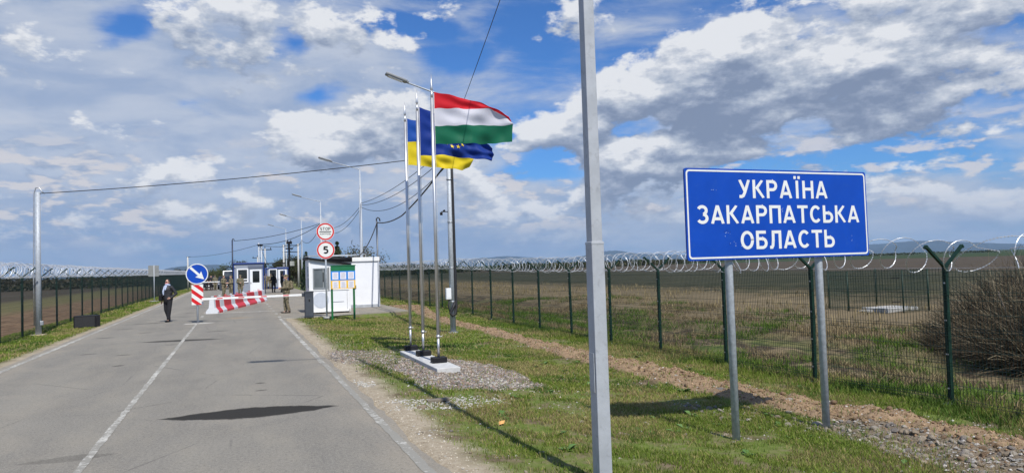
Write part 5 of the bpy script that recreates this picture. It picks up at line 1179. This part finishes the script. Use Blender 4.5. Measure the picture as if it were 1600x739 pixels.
# small fenced well in the right field
t = thing('well_enclosure', 'small enclosure of green posts with mesh round a concrete slab in the right field', 'enclosure', (0, 0, 0))
ez = -.82; cor = [(25.9, 24.4), (27.4, 22.8), (29.1, 22.9), (29.9, 26.4), (27.0, 26.6)]
for x, y in cor: m_ = MB(); m_.tube([(x, y, ez-.2), (x, y, ez+1.95)], .035, 6); m_.obj('post', GREEN, t)
for (a, b) in zip(cor, cor[1:]+cor[:1]):
    o = link('mesh_panel', PANEL, t, (a[0], a[1], ez)); o.rotation_euler = (0, 0, math.atan2(-(b[0]-a[0]), b[1]-a[1])); o.scale = (1, math.hypot(b[0]-a[0], b[1]-a[1])/2.5, .95)
m_ = MB()
for z in (.55, 1.6): m_.box((27.1, 22.9, ez+z), (.45, .04, .03))
m_.obj('gate_hinge', BLACKS, t)
o = MB(); o.box((28.3, 24.3, ez+.10), (2.0, 1.4, .22), bev=.03); o.box((27.3, 24.6, ez+.05), (2.2, .5, .12)); o = o.obj('concrete_slab', CONCW); tag(o, 'pale concrete slab lying inside the small enclosure in the right field', 'slab')
o = MB(); o.tube([(25.9, 24.35, ez-.3), (25.9, 24.35, ez+.02)], .06, 6); tag(o.obj('wooden_stake', mat('stake_wood', (.35, .27, .17), .9)), 'short pale wooden stake at the left foot of the small enclosure', 'stake')
o = MB(); o.box((-40, 150, .35), (1.1, .6, 1.6), bev=.2, top=.7); tag(o.obj('field_marker', mat('pale_green_paint', (.28, .36, .28), .7)), 'small pale green marker before the thicket in the left field', 'marker')

# ------------------------------------------------------------------ hills on the horizon
def hills(name, dist, a0, a1, prof, seed, depth=900, col=(.02, .04, .055)):
    """a ridge with real depth; prof gives height over bearing in degrees"""
    n = 220; m_ = 14; az = np.radians(np.linspace(a0, a1, n)); pa = np.radians([p[0] for p in prof]); ph = [p[1] for p in prof]; H = np.interp(az, pa, ph)
    H = np.maximum(0, H*(1+.16*(fbm(az*60, az*0, 1, 4, seed)-.5))+4*(fbm(az*300, az*0, 1, 3, seed+2)-.5)*(H > 5))
    V = []
    for j in range(m_+1):
        f = j/m_; d = dist+(f-.35)*depth*2.2; hh = np.sin(np.clip(f, 0, 1)*PI)**.8; rgh = 1+.18*(fbm(az*90+j, az*0+j*3, 1, 3, seed+7)-.5); V.append(np.stack([np.sin(az)*d, np.cos(az)*d, -8+(H+8)*hh*rgh], 1))
    V = np.concatenate(V); i = (np.arange(m_)[:, None]*n+np.arange(n-1)[None]).ravel(); F = np.stack([i, i+1, i+n+1, i+n], 1)
    return link(name, fast_mesh(name, V, F, mat('far_woodland_'+name, col, .95, var=.35, vscale=.004), smooth=True), kind='structure')
def bearing(px, py=420): d = px_dir(px, py); return math.degrees(math.atan2(d.x, d.y))
def hgt(px, py, dist):
    d = px_dir(px, py); return H_CAM+d.z/math.hypot(d.x, d.y)*dist
def ridge(name, dist, pts, seed, **kw):
    prof = [(bearing(x, y), hgt(x, y, dist)) for x, y in pts]; return hills(name, dist, prof[0][0], prof[-1][0], prof, seed, **kw)
ridge('hills', 7600, [(215, 434), (240, 425), (270, 417), (300, 414), (335, 413), (358, 415), (380, 421), (400, 424), (440, 426)], 1)
ridge('hills', 9500, [(-60, 436), (0, 434), (40, 430), (80, 431), (150, 433), (215, 432)], 2)
ridge('hills', 9500, [(560, 421), (640, 413), (700, 409), (750, 403), (790, 400), (830, 402), (870, 404), (905, 401), (935, 393), (965, 391), (1000, 396), (1060, 398), (1120, 396), (1200, 393), (1300, 388), (1370, 381), (1400, 377), (1450, 376), (1510, 378), (1560, 380), (1640, 381), (1720, 386)], 3)

# ------------------------------------------------------------------ ground cover
GRASS = vmat('grass_blade', 'tint', .75, .25, .2)
def blades(name, X, Y, Hh, Wd, cols, seed, lean=.45, label=None, cat='grass', zadd=0.):
    n = len(X); r = np.random.default_rng(seed); Z = zground(X, Y)-.004+zadd
    a = r.random(n)*2*PI; w = Wd*(.6+.8*r.random(n)); h = Hh*(.5+r.random(n)); dx = np.cos(a); dy = np.sin(a); b = a+r.normal(0, 1.2, n)+PI/2; lx = np.cos(b)*h*lean*r.random(n)*1.6; ly = np.sin(b)*h*lean*r.random(n)*1.6
    base = np.stack([X, Y, Z], 1); s = np.stack([dx*w/2, dy*w/2, 0*w], 1); mid = base+np.stack([lx*.35, ly*.35, h*.55], 1); tip = base+np.stack([lx, ly, h], 1)
    V = np.stack([base-s, base+s, mid+s*.75, mid-s*.75, tip], 1).reshape(-1, 3); k = np.arange(n)*5
    F = np.concatenate([np.stack([k, k+1, k+2], 1), np.stack([k, k+2, k+3], 1), np.stack([k+3, k+2, k+4], 1)])
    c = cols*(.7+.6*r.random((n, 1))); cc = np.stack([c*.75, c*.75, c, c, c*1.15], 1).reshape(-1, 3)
    o = link(name, fast_mesh(name, V, F, GRASS, cc)); o['kind'] = 'stuff'; tag(o, label, cat); return o
G1 = np.array((.11, .19, .022)); G2 = np.array((.20, .245, .042)); G3 = np.array((.34, .28, .12)); G4 = np.array((.055, .115, .02)); ST = np.array((.34, .27, .14))
def gcols(n, X, Y, seed, dry=.2):
    r = np.random.default_rng(seed); f = fbm(X, Y, 1.1, 4, 201); d = fbm(X, Y, .7, 4, 203); c = G1*(1-f[:, None])+G2*f[:, None]; c = np.where((f < .42)[:, None], G4*.6+c*.4, c)
    isd = r.random(n) < np.clip((d-.45)*3.2, 0, .8)+dry*.45; return np.where(isd[:, None], G3, c)
def cover(X, Y, bare=.47):
    """how much grass grows at a point, 0 to 1"""
    f = fbm(X, Y, .9, 4, 205)*.6+fbm(X, Y, 3.5, 3, 207)*.4
    c = sm(f, bare-.06, bare+.09)
    c = c*(1-sm(windrow(X, Y), .25, .6)*.95)*(1-sm(gravel_m(X, Y), .15, .5)*.96)*(1-sm(rubble_m(X, Y), .4, .9)*.65)
    edge_ = sm(np.minimum(X-1.8, 99), .25, 1.5+0*X)*1.0; c = np.where(X > 0, c*edge_, c*sm(-X-4.85, .15, .7)); return c
def scatter(x0, x1, y0, y1, n, seed, bare=.47, floor=.0):
    r = np.random.default_rng(seed); X = r.uniform(x0, x1, n); Y = r.uniform(y0, y1, n); k = r.random(n) < np.maximum(cover(X, Y, bare), floor*(np.abs(X) > 2.3)); return X[k], Y[k]
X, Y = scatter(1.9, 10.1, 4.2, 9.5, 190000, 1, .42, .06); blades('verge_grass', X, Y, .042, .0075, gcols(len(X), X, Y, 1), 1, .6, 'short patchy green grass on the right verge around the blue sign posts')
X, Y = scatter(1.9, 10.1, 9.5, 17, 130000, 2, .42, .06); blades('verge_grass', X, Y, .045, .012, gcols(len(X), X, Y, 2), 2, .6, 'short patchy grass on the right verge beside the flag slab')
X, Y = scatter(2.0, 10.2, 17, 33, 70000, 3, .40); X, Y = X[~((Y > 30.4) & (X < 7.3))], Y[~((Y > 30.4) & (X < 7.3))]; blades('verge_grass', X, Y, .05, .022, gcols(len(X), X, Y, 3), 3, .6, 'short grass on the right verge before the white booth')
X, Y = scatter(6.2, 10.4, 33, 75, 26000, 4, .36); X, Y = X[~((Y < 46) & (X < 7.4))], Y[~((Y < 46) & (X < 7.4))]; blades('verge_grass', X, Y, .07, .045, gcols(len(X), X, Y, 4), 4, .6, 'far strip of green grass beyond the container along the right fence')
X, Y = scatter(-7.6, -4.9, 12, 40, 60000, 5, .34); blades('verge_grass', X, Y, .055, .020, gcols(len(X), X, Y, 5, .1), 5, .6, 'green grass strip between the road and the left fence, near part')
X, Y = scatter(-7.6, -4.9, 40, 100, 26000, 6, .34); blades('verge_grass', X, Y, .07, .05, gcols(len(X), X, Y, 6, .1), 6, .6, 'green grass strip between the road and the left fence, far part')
# taller green tufts along the foot of the right fence
r = np.random.default_rng(8); n = 42000; Y = r.uniform(3, 26, n); X = 9.9+r.normal(0, .42, n)-.1; k = fbm(X, Y, 1.5, 3, 211)+.25*r.random(n) > .50; X, Y = X[k], Y[k]
blades('fence_grass', X, Y, .11, .010, gcols(len(X), X, Y, 8, .02)*.95, 8, .5, 'taller green grass growing along the foot of the right fence')
# dry stalks and stubble behind the right fence
r = np.random.default_rng(9); n = 90000; X = 10.4+r.random(n)**1.2*14; Y = r.uniform(3, 46, n); f = fbm(X, Y, .5, 4, 213); k = f+.12*r.random(n) > .50; X, Y, f = X[k], Y[k], f[k]
isg = fbm(X, Y, .6, 3, 215) > .50; c = np.where(isg[:, None], G1*.8, np.where((r.random(len(X)) < .55)[:, None], ST*.85, np.array((.17, .125, .07))))
blades('dry_grass', X, Y, .17, .017, c, 9, .8, 'dry straw coloured grass and stubble behind the right fence')
r = np.random.default_rng(10); n = 26000; X = r.uniform(20, 34, n); Y = r.uniform(10, 100, n); k = (np.mod(X+Y*.36, 1.6) < .5) & (fbm(X, Y, .2, 3, 217) > .42); X, Y = X[k], Y[k]
blades('stubble_rows', X, Y, .32, .035, np.tile(ST, (len(X), 1)), 10, .3, 'rows of pale dry stalks standing in the right field', 'stubble')

# broad-leaved weeds: rosettes one can pick out
def rosette(seed):
    r = random.Random(seed); mb = MB()
    for i in range(r.randint(8, 13)):
        a = r.random()*2*PI; L = r.uniform(.05, .12); w = L*.28; e = r.uniform(.15, .8); d = Vector((math.cos(a)*math.cos(e), math.sin(a)*math.cos(e), math.sin(e))); s = Vector((-math.sin(a), math.cos(a), 0))
        p0 = Vector((0, 0, .0)); p1 = d*L*.55; p2 = p1+Vector((d.x, d.y, d.z-.6)).normalized()*L*.45; mb.add([p0, p1+s*w, p2, p1-s*w], [(0, 1, 2), (0, 2, 3)])
    return mb.mesh('weed', mat('weed_leaf', (.075, .15, .03), .6, var=.3, vscale=9))
RO = [rosette(i) for i in range(5)]; wd = []
r = random.Random(5)
for i in range(120):
    for _ in range(30):
        x, y = r.uniform(2.4, 9.9), 4.6+r.random()**1.4*12
        if cover(np.array([x]), np.array([y]))[0] > .5: break
    o = link('weed', RO[i % 5], ground, (x, y, gz(x, y)-.005), r.random()*6); k = r.uniform(.6, 1.5); o.scale = (k, k, k*r.uniform(.7, 1.3))

# ------------------------------------------------------------------ stones, clods, gravel
def stone_meshes(n, m, seed, sub=2, flat=.55):
    out = []
    for i in range(n):
        r = random.Random(seed+i); bm = bmesh.new(); bmesh.ops.create_icosphere(bm, subdivisions=sub, radius=1)
        sx, sy, sz = r.uniform(.8, 1.3), r.uniform(.6, 1.0), flat*r.uniform(.6, 1.2); pl = [(Vector((r.gauss(0, 1), r.gauss(0, 1), r.gauss(0, 1))).normalized(), r.uniform(.55, .85)) for _ in range(7)]
        for v in bm.verts:
            c = v.co.copy()
            for nn, dd in pl:
                k = c.dot(nn)-dd
                if k > 0: c -= nn*k
            v.co = Vector((c.x*sx, c.y*sy, c.z*sz))
        me = bpy.data.meshes.new('stone'); bm.to_mesh(me); bm.free(); me.materials.append(m); out.append(me)
    return out
def stone_mat(name, cols):
    m = bpy.data.materials.new(name); m.use_nodes = True; T = NT(m.node_tree); b = T.n['Principled BSDF']
    oi = T.new('ShaderNodeObjectInfo').outputs['Random']; rp = T.new('ShaderNodeValToRGB'); T.l.new(oi, rp.inputs[0]); rp.color_ramp.interpolation = 'CONSTANT'; e = rp.color_ramp.elements; e[0].color = (*cols[0], 1); e[1].position = 1/len(cols); e[1].color = (*cols[1], 1)
    for i, c in enumerate(cols[2:]): q = e.new((i+2)/len(cols)); q.color = (*c, 1)
    tc = T.new('ShaderNodeTexCoord').outputs['Object']; n = T.noise(tc, 2.5, 6, .7); c = T.mix(T.step(n, .3, .75), rp.outputs[0], T.mix(.5, rp.outputs[0], (.20, .15, .10))); T.l.new(c, b.inputs['Base Color']); b.inputs['Roughness'].default_value = .9; b.inputs['Specular IOR Level'].default_value = .2
    bn = T.new('ShaderNodeBump'); bn.inputs['Strength'].default_value = .5; bn.inputs['Distance'].default_value = .1; T.put(bn.inputs['Height'], T.noise(tc, 5, 6, .6)); T.l.new(bn.outputs[0], b.inputs['Normal']); return m
STM = stone_mat('stone', [(.33, .30, .25), (.22, .20, .18), (.42, .38, .32), (.27, .22, .16), (.18, .17, .16), (.34, .29, .22)]); CLM = stone_mat('clod', [(.30, .20, .115), (.22, .145, .085), (.36, .25, .15), (.19, .125, .075)])
ST_ = stone_meshes(10, STM, 100); CL_ = stone_meshes(6, CLM, 200, flat=.7)
r = random.Random(77); cnt = 0
while cnt < 235:
    x, y = r.uniform(5.2, 8.3), r.uniform(4.2, 9.6); w = float(rubble_m(np.array([x]), np.array([y]))[0])
    if r.random() > w: continue
    s = r.uniform(.022, .055)*(1.35 if r.random() < .15 else 1); o = link('stone', r.choice(ST_), ground, (x, y, gz(x, y)+s*.12)); o.rotation_euler = (r.gauss(0, .35), r.gauss(0, .35), r.random()*6); o.scale = (s, s, s); cnt += 1
for i in range(65):
    x, y = r.uniform(1.95, 9.3), 4.6+r.random()*9; s = r.uniform(.016, .042); o = link('stone', r.choice(ST_), ground, (x, y, gz(x, y)+s*.1)); o.rotation_euler = (r.gauss(0, .3), r.gauss(0, .3), r.random()*6); o.scale = (s, s, s)
for (x, y, s) in ((2.35, 9.62, .10), (4.3, 7.55, .06), (2.85, 10.1, .07), (7.2, 9.4, .09), (6.2, 8.9, .06), (3.0, 7.0, .06)): o = link('stone', r.choice(ST_), ground, (x, y, gz(x, y)+s*.1)); o.scale = (s, s, s*.6); o.rotation_euler = (0, 0, r.random()*6)
cnt = 0
while cnt < 190:
    y = 4+r.random()**1.3*11; x = r.uniform(6.4, 8.6)
    if r.random() > float(windrow(np.array([x]), np.array([y]))[0]): continue
    s = r.uniform(.022, .06); o = link('clod', r.choice(CL_), ground, (x, y, gz(x, y)+s*.2)); o.rotation_euler = (r.gauss(0, .5), r.gauss(0, .5), r.random()*6); o.scale = (s, s, s); cnt += 1
PEB = vmat('pebble', 'tint', .9)
def pebbles(name, X, Y, size, cols, seed, label, cat, flat=.6, zadd=.0):
    n = len(X); r = np.random.default_rng(seed); oc = np.array([(1, 0, 0), (0, 1, 0), (-1, 0, 0), (0, -1, 0), (0, 0, 1), (0, 0, -1)], float); fs = np.array([(0, 1, 4), (1, 2, 4), (2, 3, 4), (3, 0, 4), (1, 0, 5), (2, 1, 5), (3, 2, 5), (0, 3, 5)])
    s = size*(.45+r.random(n)**2*1.3); a = r.random(n)*2*PI; V = oc[None]*(s[:, None, None])*(1+r.normal(0, .22, (n, 6, 1))); V[:, :, 2] *= flat; V[:, 0:4, 2] += r.normal(0, .25, (n, 4))*s[:, None]*flat
    ca, sa = np.cos(a)[:, None], np.sin(a)[:, None]; x = V[:, :, 0]*ca-V[:, :, 1]*sa; y = V[:, :, 0]*sa+V[:, :, 1]*ca; V = np.stack([x+X[:, None], y+Y[:, None], V[:, :, 2]+(zground(X, Y)+s*.12+zadd)[:, None]], 2).reshape(-1, 3)
    F = (fs[None]+(np.arange(n)*6)[:, None, None]).reshape(-1, 3); c = np.array(cols)[r.integers(0, len(cols), n)]*(.75+.5*r.random((n, 1)))
    o = link(name, fast_mesh(name, V, F, PEB, np.repeat(c, 6, 0))); o['kind'] = 'stuff'; tag(o, label, cat); return o
def msc(fn, x0, x1, y0, y1, n, seed, thr=0.):
    r = np.random.default_rng(seed); X = r.uniform(x0, x1, n); Y = r.uniform(y0, y1, n); k = r.random(n) < np.clip(fn(X, Y)-thr, 0, 1); return X[k], Y[k]
GC = [(.22, .18, .15), (.31, .27, .23), (.15, .13, .11), (.38, .34, .29), (.25, .17, .13), (.19, .18, .18)]
X, Y = msc(gravel_m, 1.9, 6, 9, 18.5, 48000, 1, .12); pebbles('gravel', X, Y, .019, GC, 1, 'loose brownish gravel spread round the flagpole slab', 'gravel')
X, Y = msc(rubble_m, 5, 9, 3, 10, 12000, 2, .22); pebbles('rubble', X, Y, .018, [(.30, .28, .25), (.22, .21, .19), (.18, .155, .125), (.38, .35, .31)], 2, 'small grey rubble between the bigger stones by the right sign post', 'rubble')
X, Y = msc(windrow, 6, 10, 3, 38, 42000, 3, .1); pebbles('earth_crumbs', X, Y, .015, [(.28, .185, .105), (.21, .135, .078), (.36, .25, .15), (.16, .10, .06)], 3, 'crumbly orange earth thrown up in a long row along the verge', 'earth', .8)
r2 = np.random.default_rng(4); n = 9000; X = r2.uniform(1.9, 9.6, n); Y = 4.3+r2.random(n)**1.3*18; k = fbm(X, Y, 1.0, 4, 221)+.2*r2.random(n) > .64; X, Y = X[k], Y[k]; pebbles('scattered_pebbles', X, Y, .013, [(.38, .36, .32), (.28, .26, .22), (.48, .46, .42)], 4, 'pale pebbles scattered through the grass of the right verge', 'pebbles')
r2 = np.random.default_rng(6); n = 7000; Y = 4+r2.random(n)*24; X = 1.78+np.abs(r2.normal(0, .28, n)); pebbles('shoulder_grit', X, Y, .007, [(.40, .35, .27), (.30, .26, .2), (.5, .45, .36)], 5, 'fine grit along the sandy shoulder of the road', 'grit', zadd=.0)
r2 = np.random.default_rng(7); n = 5000; X = r2.uniform(1.7, 4.6, n); Y = r2.uniform(9.5, 12.5, n); k = fbm(X, Y, 1.2, 4, 225)+.1*r2.random(n) > .62; X, Y = X[k], Y[k]; pebbles('limestone_chips', X, Y, .016, [(.42, .41, .37), (.34, .32, .28)], 7, 'white limestone chips trodden into the grass in front of the slab', 'chips')
o = MB(); 
o.add([(0, 0, 0), (.07, .02, .005), (.10, .07, .03), (.05, .05, .035), (.02, .08, .02)], [(0, 1, 3), (1, 2, 3), (0, 3, 4)]); lf = o.obj('litter', mat('orange_scrap', (.75, .38, .12), .6)); lf.location = (3.05, 8.42, gz(3.05, 8.42)+.02); tag(lf, 'small orange scrap lying in the grass left of the nearest lamp post', 'litter')
o = MB(); o.box((0, 0, .02), (.34, .09, .04), bev=.006); ps_ = o.obj('plank_piece', mat('old_wood', (.20, .17, .13), .9)); ps_.location = (2.7, 10.05, gz(2.7, 10.05)+.01); ps_.rotation_euler = (0, 0, .1); tag(ps_, 'weathered short piece of board in the grass below the gravel', 'board')

# ------------------------------------------------------------------ air
hz = MB(); hz.box((0, 4800, 160), (26000, 13000, 330)); hz = hz.obj('haze', []); hz['kind'] = 'stuff'; tag(hz, 'thin blue haze that softens the far hills', 'haze')
hm = bpy.data.materials.new('air'); hm.use_nodes = True; T = NT(hm.node_tree); T.n.clear(); o = T.new('ShaderNodeOutputMaterial'); v = T.new('ShaderNodeVolumePrincipled'); v.inputs['Color'].default_value = (.50, .72, 1, 1); v.inputs['Density'].default_value = 5.5e-5; v.inputs['Anisotropy'].default_value = .0
T.l.new(v.outputs[0], o.inputs['Volume']); hz.data.materials.clear(); hz.data.materials.append(hm)
